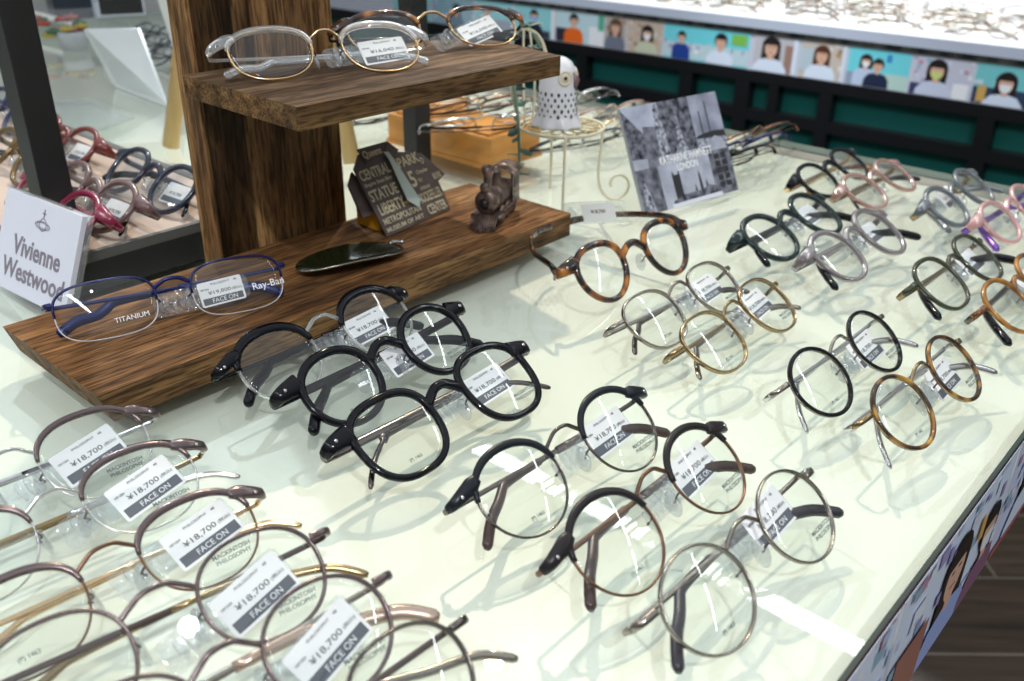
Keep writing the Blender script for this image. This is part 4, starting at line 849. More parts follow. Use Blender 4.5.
for xx in (0.76, 0.84): flat(mb, fr4(xx, 0.5, xx+0.012, 0.92 if xx > 0.8 else 0.84), 4, 0.0001)
flat(mb, [(0.68, 0.58), (1, 0.56), (1, 0.62), (0.86, 0.63), (0.70, 0.61)], 4, 0.00012); flat(mb, fr4(0.68, 0.48, 1.0, 0.56), 3, 0.00013)
flat(mb, fr4(0, 0, 0.22, 0.42), 6, 0.0001); flat(mb, [(0.03, 0), (0.12, 0), (0.10, 0.16), (0.055, 0.34), (0.03, 0.2)], 3, 0.00014)
flat(mb, fr4(0.22, 0, 0.76, 0.44), 5, 0.0001)
flat(mb, [(0, 0.42), (0.16, 0.42), (0.30, 0.50), (0.36, 0.42), (0.78, 0.42), (0.78, 0.46), (0, 0.52)], 5, 0.00011)
flat(mb, fr4(0.34, 0, 0.42, 0.30), 4, 0.00014); flat(mb, [(0.34, 0.30), (0.35, 0.35), (0.36, 0.30), (0.40, 0.30), (0.41, 0.35), (0.42, 0.30)], 4, 0.00014)
flat(mb, [(0.30, 0), (0.78, 0), (0.78, 0.10), (0.70, 0.13), (0.62, 0.10), (0.42, 0.10), (0.30, 0.06)], 2, 0.00015)
for xx, hh_ in ((0.54, 0.18), (0.60, 0.30), (0.66, 0.20)): flat(mb, [(xx, 0.08), (xx+0.035, 0.08), (xx+0.028, hh_-0.06), (xx+0.017, hh_), (xx+0.008, hh_-0.06)], 4, 0.00014)
flat(mb, fr4(0.28, 0.0, 0.82, 0.035), 7, 0.00016)
flat(mb, fr4(0.79, 0.04, 0.97, 0.56), 6, 0.00012); flat(mb, [(0.78, 0.44), (0.98, 0.44), (0.96, 0.54), (0.88, 0.58), (0.80, 0.54)], 5, 0.00016)
for i in range(5):
    for j in range(2): flat(mb, fr4(0.815+j*0.075, 0.07+i*0.07, 0.872+j*0.075, 0.125+i*0.07), 4, 0.00017)
mk('collage_picture', mb, cp, kc)
text_obj('lettering', tfit('KATHARINE HAMNETT', 0.068, 0.0074, 0.0002, 0.00012), WHITEINK, kc, T(0.53*Wk, 0.455*Hk, 0.0005))
text_obj('lettering', tfit('LONDON', 0.027, 0.0066, 0.0002, 0.00010), WHITEINK, kc, T(0.52*Wk, 0.365*Hk, 0.0005))
mk('card_prop', prism(MB(), [(0.0, 0.0), (0.03, 0.0), (0.03, 0.05), (0.015, 0.06), (0.0, 0.05)], -0.004, -0.0036), pm('card_edge', (0.35, 0.37, 0.42), 0.3), kc)

VM = card_frame(0.199, 0.668, 0.0008, -1.485, 0.40)
vc = empty('brand_card', mat=VM, label='white brand card with an orb emblem standing at the left', cat='card')
Wv, Hv = 0.095, 0.068
bevel(mk('card_panel', box(MB(), (0, 0, -0.004), (Wv, Hv, 0)), pm('white_card', (0.74, 0.76, 0.86), 0.3), vc), 0.0004)
mk('acrylic_cover', box(MB(), (-0.001, -0.0005, -0.0075), (Wv+0.0012, Hv+0.001, -0.0045)), ACRYL, vc)
VI = pm('grey_brown_foil', (0.30, 0.27, 0.32), 0.35, 0.3)
text_obj('lettering', tfit('Vivienne', 0.060, 0.0135, 0.0001, 0.0002), VI, vc, T(0.050, 0.0330, 0.0002))
text_obj('lettering', tfit('Westwood', 0.078, 0.0135, 0.0001, 0.0002), VI, vc, T(0.050, 0.0160, 0.0002))
em = MB()
ox, oy = 0.052, 0.0525
sweep(em, [(ox+0.0042*math.cos(t), oy+0.0042*math.sin(t), 0.0002) for t in np.linspace(0, 2*PI, 20, endpoint=False)], (0, 0, 1), 0.0003, 0.0002, True, 6)
sweep(em, [(ox+0.0090*math.cos(t), oy-0.0006+0.0026*math.sin(t), 0.0003) for t in np.linspace(0, 2*PI, 24, endpoint=False)], (0, 0, 1), 0.0003, 0.0002, True, 6)
sweep(em, [(ox+0.0070*math.cos(t), oy-0.0004+0.0018*math.sin(t), 0.0003) for t in np.linspace(0, 2*PI, 24, endpoint=False)], (0, 0, 1), 0.0002, 0.0002, True, 6)
box(em, (ox-0.0004, oy+0.004, 0.0001), (ox+0.0004, oy+0.0105, 0.0004)); box(em, (ox-0.0020, oy+0.0072, 0.0001), (ox+0.0020, oy+0.0080, 0.0004))
mk('orb_emblem', em, VI, vc)

# shirt shaped New York card
SM = card_frame(0.419, 0.496, 0.0198, 0.140, 0.562)
sc_ = empty('shirt_shaped_card', mat=SM, label='brown folded shirt shaped card printed with New York place names and a pale tie', cat='card')
SB = noise_mat('taupe_card', 60, [(0.4, (0.085, 0.062, 0.055)), (0.6, (0.11, 0.08, 0.07))], 0.4)
SH = [(-0.001, 0.0), (0.0763, 0.0), (0.0779, 0.0242), (0.0888, 0.0275), (0.0736, 0.0497), (0.0483, 0.0570), (0.040, 0.060), (0.030, 0.0600), (0.0096, 0.0640), (-0.001, 0.0549), (-0.0013, 0.0446)]
mk('shirt_front', prism(MB(), SH, -0.0012, 0), SB, sc_)
SF = [(0.006, 0.020), (0.004, 0.0448), (0.000, 0.0540), (-0.009, 0.046), (-0.011, 0.020)]
mk('shirt_side', prism(MB(), SF, -0.006, -0.004), SB, sc_)
mk('collar', prism(prism(MB(), [(0.0096, 0.0676), (0.0120, 0.0560), (0.0330, 0.0570), (0.0416, 0.0667)], 0.0003, 0.0012), [(0.0416, 0.0670), (0.0500, 0.0575), (0.0400, 0.0530), (0.0340, 0.0575)], 0.0003, 0.0018), pm('collar_brown', (0.085, 0.055, 0.045), 0.4), sc_)
TIE = pm('pale_teal_tie', (0.42, 0.52, 0.50), 0.4)
mk('tie', prism(MB(), [(0.0325, 0.0595), (0.0375, 0.0585), (0.0395, 0.0520), (0.0462, 0.0160), (0.0414, 0.0105), (0.0330, 0.0190), (0.0345, 0.0530)], 0.0020, 0.0028), TIE, sc_)
CREAM = pm('cream_print', (0.60, 0.54, 0.37), 0.5)
for body, w_, h_, x, y in (('CENTRAL', 0.0330, 0.0082, 0.0170, 0.0480), ('PARK', 0.0250, 0.0082, 0.0560, 0.0480), ('Empire State Bldg', 0.0300, 0.0036, 0.0160, 0.0400), ('STATUE', 0.0310, 0.0088, 0.0160, 0.0315),
        ('LIBERTY', 0.0290, 0.0088, 0.0175, 0.0200), ('METROPOLITAN', 0.0430, 0.0050, 0.0235, 0.0106), ('MUSEUM OF ART', 0.0430, 0.0036, 0.0230, 0.0040), ('Queens', 0.0200, 0.0070, 0.0220, 0.0615),
        ('5', 0.0065, 0.0130, 0.0510, 0.0330), ('TH', 0.0045, 0.0030, 0.0580, 0.0300), ('AVENUE', 0.0120, 0.0028, 0.0600, 0.0235), ('Chrysler', 0.0140, 0.0040, 0.0650, 0.0360), ('BRONX', 0.0100, 0.0055, 0.0790, 0.0290), ('ROCKEFELLER', 0.0260, 0.0080, 0.0620, 0.0165), ('CENTER', 0.0230, 0.0080, 0.0630, 0.0060), ('D', 0.0035, 0.0050, 0.0705, 0.0440)):
    text_obj('lettering', tfit(body, w_, h_, 0.00006, 0.0002), CREAM, sc_, T(x, y, 0.0016 if body == 'Queens' else 0.0003))
_yb = box(MB(), (0.4225, 0.5100, TZ+0.0193), (0.455, 0.536, TZ+0.036)); _inv = SM.inverted(); _yb.v = [tuple(_inv @ Vector(p)) for p in _yb.v]
_c = Vector((0.4215, 0.4990, 0)); mk('yellow_base', _yb, noise_mat('amber_wood_base', 30, [(0.3, (0.50, 0.22, 0.01)), (0.7, (0.66, 0.33, 0.02))], 0.35), sc_)

# ------------------------------------------------------------------ dark sun lens on the board
sl = empty('clip_on_sun_lens', (0.3655, 0.4720, TZ+0.0225), -0.28, 'dark green clip on sun lens lying flat on the wooden board', 'sun lens')
DG = pm('dark_green_sun_lens', (0.014, 0.018, 0.006), 0.12, 0, 0.3, 1.4, 0.0, 0.35)
P, t = outline(1, 0.078, 0.031, -0.078, 0, (2.6, 2.3), 0.05, 48)
P = P-np.array([0, 0.0155, 0])
V = []; nr = 6
for off in (0.0016, 0.0):
    for j in range(1, nr+1):
        q = P*j/nr; q = q.copy(); q[:, 2] = 0.006*(1-(q[:, 0]/0.043)**2)+off-0.0012*(q[:, 1]/0.02)**2; V += list(q)
    V.append((0, 0, 0.006+off))
F = []; n1 = nr*48+1
for o_ in (0, n1):
    for j in range(nr-1):
        for i in range(48): F.append((o_+j*48+i, o_+(j+1)*48+i, o_+(j+1)*48+(i+1) % 48, o_+j*48+(i+1) % 48))
    for i in range(48): F.append((o_+n1-1, o_+i, o_+(i+1) % 48))
for i in range(48): F.append(((nr-1)*48+i, n1+(nr-1)*48+i, n1+(nr-1)*48+(i+1) % 48, (nr-1)*48+(i+1) % 48))
mk('sun_lens', MB().add(V, F), DG, sl)
mk('wire_rim', sweep(MB(), [(p[0], p[1], 0.006*(1-(p[0]/0.043)**2)+0.0006-0.0012*(p[1]/0.02)**2) for p in P], (0, 0, 1), 0.0006, 0.0008, True, 6), ANTSIL, sl)
mk('clip_hinge', ball(sweep(MB(), spline([(0.032, 0.008, 0.004), (0.037, 0.010, 0.004), (0.042, 0.009, 0.003)], 5), (0, 0, 1), 0.0015, 0.0012, False, 8), (0.042, 0.009, 0.003), 0.002), SILVER, sl)

# ------------------------------------------------------------------ toy locomotive
LM = T(0.5045, 0.4665, TZ+0.0195) @ RZ(math.radians(203)) @ Matrix.Diagonal((0.97, 0.86, 0.97, 1))      # local +x is the front
lo = empty('toy_locomotive', mat=LM, label='small bronze metal steam locomotive on the wooden board', cat='toy train')
BR = noise_mat('aged_bronze', 120, [(0.35, (0.07, 0.05, 0.045)), (0.65, (0.27, 0.19, 0.155))], 0.40, metal=0.55)
BRD = pm('dark_bronze', (0.035, 0.028, 0.03), 0.4, 0.7)
mb = MB(); lathe(mb, [(0.0095, -0.016), (0.0100, -0.014), (0.0100, 0.002), (0.0104, 0.0022), (0.0104, 0.0034), (0.0100, 0.0036), (0.0100, 0.016), (0.0104, 0.0162), (0.0104, 0.0185), (0.0085, 0.020), (0.0050, 0.0212)], 24, 0, (1, 0, 0), (0.004, 0, 0.020))
mk('boiler', mb, BR, lo)
ff = MB(); lathe(ff, [(0.0044, 0), (0.0048, 0.002), (0.0026, 0.0036), (0.0006, 0.0042)], 16, 0, (1, 0, 0), (0.0252, 0, 0.020)); mk('smokebox_door', ff, BRD, lo)
mb = MB(); lathe(mb, [(0.0046, 0), (0.0036, 0.003), (0.0038, 0.012), (0.0050, 0.0155), (0.0060, 0.0175), (0.0052, 0.0195), (0.0040, 0.0205), (0.0030, 0.0205), (0.0028, 0.019)], 20, 0, (0, 0, 1), (0.018, 0, 0.028)); mk('smokestack', mb, BR, lo)
mb = MB(); lathe(mb, [(0.0052, 0), (0.0044, 0.002), (0.0044, 0.009), (0.0050, 0.0095), (0.0046, 0.0115), (0.002, 0.0145), (0.0004, 0.0150)], 18, 0, (0, 0, 1), (-0.001, 0, 0.028)); mk('steam_dome', mb, BR, lo)
mb = MB(); lathe(mb, [(0.0036, -0.004), (0.0040, -0.003), (0.0040, 0.003), (0.0030, 0.0042)], 16, 0, (1, 0, 0), (0.0235, 0, 0.033)); box(mb, (0.020, -0.002, 0.027), (0.026, 0.002, 0.031)); mk('headlamp', mb, BR, lo)
mb = MB(); box(mb, (-0.030, -0.0115, 0.0095), (-0.0125, -0.0095, 0.034)); box(mb, (-0.030, 0.0095, 0.0095), (-0.0125, 0.0115, 0.034)); box(mb, (-0.0145, -0.0115, 0.0095), (-0.0125, 0.0115, 0.030)); box(mb, (-0.030, -0.0115, 0.0095), (-0.028, 0.0115, 0.018))
cab = bevel(mk('cab', mb, BR, lo), 0.0003)
mb = MB(); n_ = 9; sec = [(-0.0132+0.0264*i/(n_-1), 0.034+0.0052*math.sin(PI*i/(n_-1))) for i in range(n_)]
V = [(-0.0325, a, c) for a, c in sec]+[(-0.0100, a, c) for a, c in sec]+[(-0.0325, a, c+0.0012) for a, c in sec]+[(-0.0100, a, c+0.0012) for a, c in sec]
F = [(i, i+1, n_+i+1, n_+i) for i in range(n_-1)]+[(2*n_+i, 3*n_+i, 3*n_+i+1, 2*n_+i+1) for i in range(n_-1)]+[(n_+i, n_+i+1, 3*n_+i+1, 3*n_+i) for i in range(n_-1)]+[(i, 2*n_+i, 2*n_+i+1, i+1) for i in range(n_-1)]
mk('cab_roof', mb.add(V, F), BR, cab)
mk('cab_window', box(box(MB(), (-0.0265, -0.0119, 0.022), (-0.0165, -0.0114, 0.030)), (-0.0265, 0.0114, 0.022), (-0.0165, 0.0119, 0.030)), BRD, cab)
bevel(mk('running_board', box(MB(), (-0.030, -0.0120, 0.0085), (0.024, 0.0120, 0.0105)), BR, lo), 0.0003)
mk('chassis', box(MB(), (-0.028, -0.006, 0.0035), (0.024, 0.006, 0.0086)), BRD, lo)
mb = MB()
for s in (-1, 1): lathe(mb, [(0.0026, -0.006), (0.0030, -0.005), (0.0030, 0.005), (0.0026, 0.006)], 14, 0, (1, 0, 0), (0.0165, s*0.0118, 0.0072))
mk('cylinders', mb, BR, lo)
for x_, r_ in ((-0.021, 0.0062), (-0.008, 0.0062), (0.005, 0.0062), (0.0155, 0.0036)):
    for s in (-1, 1):
        wb = MB(); lathe(wb, [(r_*1.08, -0.0006), (r_*1.08, 0.0004), (r_, 0.0006), (r_, 0.0016), (r_*0.78, 0.0016), (r_*0.74, 0.0009), (r_*0.25, 0.0009), (r_*0.22, 0.0020), (0.0002, 0.0020)], 20, 0, (0, s, 0), (x_, s*0.0085, r_*1.08))
        wo = mk('wheel', wb, BR, lo)
        sp = MB()
        for k in range(6):
            a = k*PI/3; sweep(sp, [(x_, s*0.0098, r_*1.08), (x_+math.cos(a)*r_*0.8, s*0.0098, r_*1.08+math.sin(a)*r_*0.8)], (0, 1, 0), 0.0004, 0.0004, False, 5)
        mk('spokes', sp, BR, wo)
for s in (-1, 1): mk('coupling_rod', box(MB(), (-0.021, s*0.0112-0.0004, 0.0050), (0.021, s*0.0112+0.0004, 0.0066)), BR, lo)
mb = MB(); top = 0.0100
V = [(0.0250, -0.0118, top), (0.0250, 0.0118, top), (0.0310, 0.0112, 0.0012), (0.0370, 0, 0.0012), (0.0310, -0.0112, 0.0012), (0.0250, 0, top)]
mb.add(V, [(0, 5, 3, 4), (5, 1, 2, 3)], 0, False)
for k in range(-5, 6):
    sweep(mb, [(0.0252, k*0.00225, top+0.0004), (0.0374-abs(k)*0.00125, k*0.00222, 0.0012)], (0, 1, 0), 0.0006, 0.0009, False, 6)
prism(mb, [(0.0238, -0.0118), (0.0312, -0.0115), (0.0380, 0), (0.0312, 0.0115), (0.0238, 0.0118)], 0.0002, 0.0016); box(mb, (0.0238, -0.0122, 0.0088), (0.0262, 0.0122, 0.0112))
mk('cowcatcher', mb, BR, lo)
mb = MB(); sweep(mb, [(-0.030, 0.0035*a, 0.016+0.0035*b_) for a, b_ in ((1, 1), (-1, 1), (-1, -1), (1, -1))], (1, 0, 0), 0.0006, 0.0006, True, 6); mk('rear_hook', mb, BRD, lo)

# ------------------------------------------------------------------ wire chair with ceramic owl
IV = pm('ivory_wire', (0.68, 0.64, 0.48), 0.4)
ch = empty('wire_chair', (0.6137, 0.4905, TZ), math.radians(-48), 'miniature ivory wire chair carrying a white owl, behind the wooden stand', 'miniature chair')
R0 = 0.0365; ZS = 0.0685
def ring(r_, z, n=40): return [(r_*math.cos(t), r_*math.sin(t), z) for t in np.linspace(0, 2*PI, n, endpoint=False)]
sm_ = MB(); sweep(sm_, ring(R0, ZS), (0, 0, 1), 0.0012, 0.0012, True, 8); sweep(sm_, ring(R0-0.0025, ZS-0.002), (0, 0, 1), 0.0008, 0.0008, True, 6)
seat = mk('seat_ring', sm_, IV, ch)
fg = MB(); rr = random.Random(2)
for k in range(14):
    a = 2*PI*k/14; c = (0.0225*math.cos(a), 0.0225*math.sin(a))
    sweep(fg, [(c[0]+0.0075*math.cos(t)*math.cos(a)-0.0042*math.sin(t)*math.sin(a), c[1]+0.0075*math.cos(t)*math.sin(a)+0.0042*math.sin(t)*math.cos(a), ZS) for t in np.linspace(0, 2*PI, 14, endpoint=False)], (0, 0, 1), 0.0006, 0.0006, True, 5)
    a2 = a+PI/14; sweep(fg, [(0.012*math.cos(a2), 0.012*math.sin(a2), ZS), (R0*math.cos(a2), R0*math.sin(a2), ZS)], (0, 0, 1), 0.0005, 0.0005, False, 5)
sweep(fg, ring(0.013, ZS, 24), (0, 0, 1), 0.0007, 0.0007, True, 5)
mk('seat_filigree', fg, pm('ochre_wire', (0.50, 0.40, 0.20), 0.45), seat)
# local -y faces the camera; the curled leg is on the camera's right
def legp(a, curl):
    x, y = R0*math.cos(a), R0*math.sin(a); ux, uy = math.cos(a), math.sin(a)
    if not curl: return [(x, y, ZS), (x*1.0, y*1.0, ZS*0.6), (x*1.02, y*1.02, 0.014), (x*1.04, y*1.04, 0.0012)]
    P = [(x, y, ZS), (x-ux*0.0008, y-uy*0.0008, ZS*0.72), (x-ux*0.002, y-uy*0.002, ZS*0.42), (x+ux*0.0005, y+uy*0.0005, 0.012), (x+ux*0.008, y+uy*0.008, 0.0030)]
    cx, cz = 0.0155, 0.0150
    for t in np.linspace(-PI*0.50, PI*1.10, 12):
        rr_ = 0.0135*(1-(t+PI*0.5)/(PI*1.6)*0.62); P.append((x+ux*(cx+rr_*math.cos(t)), y+uy*(cx+rr_*math.cos(t)), cz+rr_*math.sin(t)))
    return P
for a, cu in ((math.radians(8), True), (math.radians(-88), False), (math.radians(-172), False), (math.radians(100), False)):
    mk('leg', sweep(MB(), spline(legp(a, cu), 4), (0.3, 0.5, 0.1), 0.00125, 0.00125, False, 8), IV, ch)
bk = MB()
def cl(x, y, z):                                        # a point of the shop given in the chair's own frame
    v = RZ(math.radians(48)) @ Vector((x-0.6137, y-0.4905, 0)); return (v.x, v.y, z)
P = [cl(0.589, 0.517, ZS), cl(0.586, 0.524, 0.100), cl(0.589, 0.530, 0.128), cl(0.603, 0.530, 0.145), cl(0.619, 0.523, 0.138), cl(0.627, 0.520, 0.115), cl(0.628, 0.520, ZS)]
sweep(bk, spline(P, 6), (0, 1, 0), 0.0015, 0.0015, False, 8)
sweep(bk, spline([cl(0.603, 0.5235, ZS), cl(0.603, 0.526, 0.11), cl(0.606, 0.529, 0.1445)], 6), (0, 1, 0), 0.0010, 0.0010, False, 6)
sweep(bk, spline([cl(0.612, 0.522, ZS), cl(0.616, 0.524, 0.10), cl(0.612, 0.527, 0.1425)], 6), (0, 1, 0), 0.0010, 0.0010, False, 6)
mk('backrest', bk, IV, ch)
iv = empty('leaf_garland', (0.6137, 0.4905, TZ+0.0004), math.radians(-48), 'grey green artificial leaf garland wound on the wire chair', 'garland')
stem = spline([cl(0.622, 0.523, 0.128), cl(0.606, 0.528, 0.149), cl(0.587, 0.527, 0.128), cl(0.584, 0.519, 0.100), cl(0.583, 0.514, 0.078), cl(0.5845, 0.513, 0.050), cl(0.585, 0.513, 0.028)], 5)
LG = noise_mat('grey_green_leaf', 90, [(0.35, (0.035, 0.10, 0.075)), (0.65, (0.10, 0.20, 0.15))], 0.5)
mk('stem', sweep(MB(), stem, (0, 1, 0), 0.0014, 0.0014, False, 6), pm('green_wire', (0.18, 0.28, 0.22), 0.6), iv)
rr = random.Random(11)
for k in range(20):
    p = stem[int(k*(len(stem)-1)/19)]; a = rr.uniform(0, 2*PI); L_ = rr.uniform(0.009, 0.013)
    d = unit((math.cos(a), math.sin(a), rr.uniform(-0.5, 0.4))); s_ = unit(np.cross(d, (rr.uniform(-1, 1), rr.uniform(-1, 1), 1.2))); nn_ = np.cross(d, s_)
    V = []
    for t_, w2 in ((0, 0.05), (0.25, 0.75), (0.5, 1.0), (0.75, 0.7), (1, 0.02)):
        for q in (-1, 0, 1): V.append(p+d*L_*t_+s_*q*w2*L_*0.36+nn_*(abs(q)*0.0010+0.002*t_*t_))
    V2 = [np.array(v)+nn_*0.0004 for v in V]; F = []
    for i in range(4):
        for j in range(2):
            f = (i*3+j, i*3+j+1, i*3+j+4, i*3+j+3); F += [f, tuple(x+15 for x in f[::-1])]
    mk('leaf', MB().add(V+V2, F), LG, iv)
# owl
OX, OY = 0.6165, 0.4865
ow = empty('ceramic_owl', (0.6100, 0.4935, TZ+ZS+0.0015), math.radians(-78), 'white ceramic owl with pierced chest sitting on the wire chair', 'figurine')
CER = noise_mat('white_ceramic', 55, [(0.40, (0.72, 0.73, 0.80)), (0.66, (0.80, 0.81, 0.85)), (0.72, (0.62, 0.50, 0.36))], 0.22, (1, 1, 1), 2, 0.5)
prof = [(0.0215, 0.0), (0.0212, 0.002), (0.0185, 0.007), (0.0172, 0.012), (0.0170, 0.020), (0.0165, 0.028), (0.0158, 0.033), (0.0157, 0.039), (0.0152, 0.044), (0.0140, 0.0485), (0.0110, 0.0530), (0.0065, 0.0558), (0.0030, 0.0568), (0.0003, 0.057)]
mb = MB(); ns = 40; V = []
for i, (r_, h_) in enumerate(prof):
    for k in range(ns):
        t = 2*PI*k/ns; q = r_*(1+(0.10*math.cos(t*8) if h_ < 0.004 else (0.04*math.cos(t*8) if h_ < 0.010 else 0)))
        V.append((q*math.cos(t), q*math.sin(t)*0.95, h_))
F = [(i*ns+k, i*ns+(k+1) % ns, (i+1)*ns+(k+1) % ns, (i+1)*ns+k) for i in range(len(prof)-1) for k in range(ns)]+[tuple(range(ns-1, -1, -1))]
mk('body', mb.add(V, F), CER, ow)
def prof_r(h_):
    for (r0, h0), (r1, h1) in zip(prof, prof[1:]):
        if h0 <= h_ <= h1: return r0+(r1-r0)*(h_-h0)/(h1-h0)
    return 0.01
HOLE = pm('hole_brown', (0.03, 0.022, 0.02), 0.6)
mb = MB(); rr = random.Random(4)
for i, h_ in enumerate((0.010, 0.0145, 0.019, 0.0235, 0.028)):
    for k in range(18):
        a = 2*PI*(k+0.5*(i % 2))/18; r_ = prof_r(h_)+0.00005; nrm = unit((math.cos(a), math.sin(a), 0.0)); c = np.array([r_*math.cos(a), r_*math.sin(a)*0.95, h_])
        tt = np.array([-math.sin(a), math.cos(a), 0]); q = 0.0010+0.0006*rr.random()
        V = [c+nrm*0.0002+tt*q*math.cos(b_)*0.8+np.array([0, 0, 1])*q*1.25*math.sin(b_) for b_ in np.linspace(0, 2*PI, 8, endpoint=False)]+[c-nrm*0.002]
        mb.add(V, [tuple(range(8))]+[(i_, 8, (i_+1) % 8) for i_ in range(8)], 0, False)
mk('pierced_holes', mb, HOLE, ow)
for a in (-0.72, 0.72):                                # face looks along +x of the owl
    r_ = 0.0152; nrm = np.array([math.cos(a), math.sin(a), 0.12]); c = np.array([r_*math.cos(a), r_*math.sin(a)*0.95, 0.0415])
    eb = MB(); lathe(eb, [(0.0062, -0.001), (0.0064, 0.0008), (0.0050, 0.0012), (0.0048, 0.0006), (0.0030, 0.0008), (0.0028, 0.0014)], 20, 0, nrm, c)
    eo = mk('eye_ring', eb, pm('cream_glaze', (0.66, 0.60, 0.48), 0.3), ow)
    pb = MB(); ball(pb, c+unit(nrm)*0.0012, 0.0017, 0, 10); mk('pupil', pb, HOLE, eo)
mk('beak', MB().add([(0.0140, -0.0030, 0.0460), (0.0140, 0.0030, 0.0460), (0.0205, 0, 0.0400), (0.0172, 0, 0.0300), (0.0148, -0.0020, 0.0350), (0.0148, 0.0020, 0.0350)], [(0, 2, 1), (0, 4, 2), (4, 3, 2), (1, 2, 5), (5, 2, 3), (0, 1, 5, 4), (4, 5, 3)]), pm('purple_brown_beak', (0.22, 0.13, 0.14), 0.3), ow)

# ------------------------------------------------------------------ easel and boards behind the upright
PINE = noise_mat('pale_pine', 20, [(0.3, (0.56, 0.37, 0.14)), (0.7, (0.68, 0.48, 0.22))], 0.45, (5, 5, 0.6), 3)
es = empty('pine_easel', (0, 0, 0), 0, 'pale pine easel whose legs show on both sides of the wooden upright', 'easel')
apex = np.array([0.545, 0.800, TZ+0.40])
mb = MB(); sweep(mb, [(0.467, 0.894, TZ+0.002), apex+np.array([-0.01, 0.01, 0])], (0, 1, 0), 0.0085, 0.0085, False, 16); mk('leg', mb, PINE, es)
mb = MB(); sweep(mb, [(0.560, 0.712, TZ+0.002), apex+np.array([0.004, -0.01, 0])], unit((0.7, 0.7, 0)), 0.0085, 0.005, False, 4, 0, 2.0); mk('leg', mb, PINE, es)
mb = MB(); sweep(mb, [(0.660, 0.860, TZ+0.002), apex+np.array([0.012, 0.008, 0.002])], (0, 1, 0), 0.0080, 0.0080, False, 12); mk('leg', mb, PINE, es)
mk('apex_block', ball(MB(), apex, 0.022, 0, 14, (1.3, 1.1, 0.7)), PINE, es)
def quad_board(name, P, th, mat, label, cat):
    P = [np.array(p, float)+np.array([0, 0, TZ]) for p in P]; nrm = unit(np.cross(P[1]-P[0], P[3]-P[0])); V = P+[p-nrm*th for p in P]
    o = mk(name, MB().add(V, [(0, 1, 2, 3), (7, 6, 5, 4), (0, 4, 5, 1), (1, 5, 6, 2), (2, 6, 7, 3), (3, 7, 4, 0)], 0, False), mat); tag(o, label, cat); return o
quad_board('acrylic_sheet', [(0.567, 1.209, 0.0015), (0.556, 1.059, 0.0015), (0.600, 1.185, 0.074), (0.547, 1.225, 0.074)], 0.003, clear('frosted_acrylic', (0.80, 0.83, 0.82), 1.45, 0.15, 1.0, 0, 0.45), 'frosted slanted acrylic sheet at the upper left', 'acrylic sheet')
quad_board('white_board', [(0.600, 1.080, 0.001), (0.590, 0.930, 0.001), (0.640, 1.02, 0.22), (0.655, 1.26, 0.19)], 0.004, pm('cream_board', (0.70, 0.72, 0.68), 0.4), 'pale cream board leaning behind the pine easel', 'board')
quad_board('acrylic_tray', [(0.400, 0.985, 0.0012), (0.500, 1.031, 0.0012), (0.505, 1.150, 0.0012), (0.470, 1.180, 0.0012)], -0.004, clear('clear_tray_acrylic', (0.90, 0.93, 0.92), 1.49, 0.02, 1.0, 0, 0.10), 'clear acrylic plate lying on the table at the upper left', 'acrylic plate')
# acrylic riser carrying two boxes and a bunch of artificial flowers
rs = empty('acrylic_riser', (0.80, 1.72, TZ), 0, 'clear acrylic riser with white front edge at the top left', 'riser')
mk('riser_top', box(MB(), (-0.10, -0.12, 0.028), (0.14, 0.30, 0.032)), ACRYL, rs)
for sy in (-0.118, 0.296): mk('riser_side', box(MB(), (-0.10, sy, 0), (0.14, sy+0.004, 0.028)), ACRYL, rs)
mk('riser_front_edge', box(MB(), (-0.103, -0.12, 0.024), (-0.10, 0.30, 0.032)), pm('white_edge', (0.8, 0.82, 0.8), 0.3), rs)
def carton(x, y, z, rz, sx, sy, sz, front, side, label):
    e = empty('carton', (x, y, TZ+z), rz, label, 'box')
    bevel(mk('carton_body', box(MB(), (0, 0, 0), (sx, sy, sz)), front, e), 0.0008)
    mk('side_panel', box(MB(), (0.003, -0.0006, 0.003), (sx-0.003, 0.0, sz-0.004)), side, e)
    return e
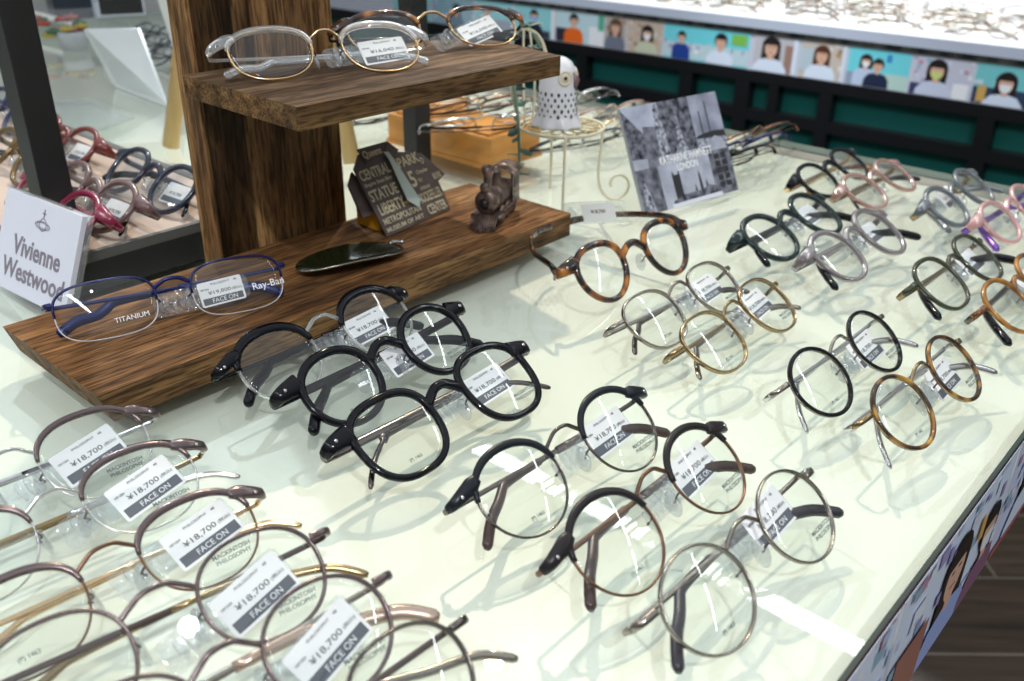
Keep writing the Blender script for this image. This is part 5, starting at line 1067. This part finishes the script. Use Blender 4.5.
cb = carton(0.745, 1.60, 0.0325, -0.35, 0.075, 0.085, 0.045, pm('white_carton', (0.62, 0.66, 0.75), 0.4), pm('black_carton', (0.015, 0.016, 0.018), 0.4), 'white carton with a black side on the acrylic riser at the top left')
mk('print_mark', box(MB(), (-0.0006, 0.02, 0.022), (0, 0.035, 0.032)), pm('navy_mark', (0.03, 0.04, 0.15), 0.4), cb)
cb2 = carton(0.735, 1.745, 0.0325, -0.3, 0.07, 0.12, 0.040, pm('navy_carton', (0.012, 0.018, 0.035), 0.4), pm('navy_carton', (0.012, 0.018, 0.035), 0.4), 'dark navy carton with two round logos on the riser')
for q in (0.03, 0.085):
    lb_ = MB(); lathe(lb_, [(0.010, 0), (0.010, 0.0006), (0.006, 0.0008)], 18, 0, (-1, 0, 0), (0, q, 0.024)); mk('round_logo', lb_, pm('logo_blue', (0.25, 0.35, 0.6), 0.4), cb2)
fl = empty('flower_bunch', (0.66, 1.52, TZ), 0, 'bunch of red and yellow artificial flowers at the top left', 'flowers')
mb = MB(); lathe(mb, [(0.018, 0), (0.022, 0.02), (0.024, 0.028), (0.020, 0.028)], 18); mk('pot', mb, pm('pot_grey', (0.4, 0.42, 0.45), 0.5), fl)
rr = random.Random(9)
for k in range(16):
    c = np.array([rr.uniform(-0.04, 0.02), rr.uniform(-0.01, 0.09), rr.uniform(0.020, 0.050)])
    col = [pm('petal_red', (0.30, 0.03, 0.02), 0.5), pm('petal_yellow', (0.35, 0.27, 0.04), 0.5), pm('leaf_deep', (0.03, 0.12, 0.06), 0.5), pm('petal_pink', (0.35, 0.16, 0.15), 0.5)][k % 4]
    pb = MB()
    for q in range(6):
        a = q*PI/3; ball(pb, c+np.array([0.006*math.cos(a), 0.006*math.sin(a), 0]), 0.0055, 0, 8, (1, 1, 0.6))
    ball(pb, c+np.array([0, 0, 0.002]), 0.004, 0, 8)
    sweep(pb, [(0, 0, 0.02), c], (1, 0, 0), 0.0006, 0.0006, False, 5)
    mk('blossom', pb, col, fl)
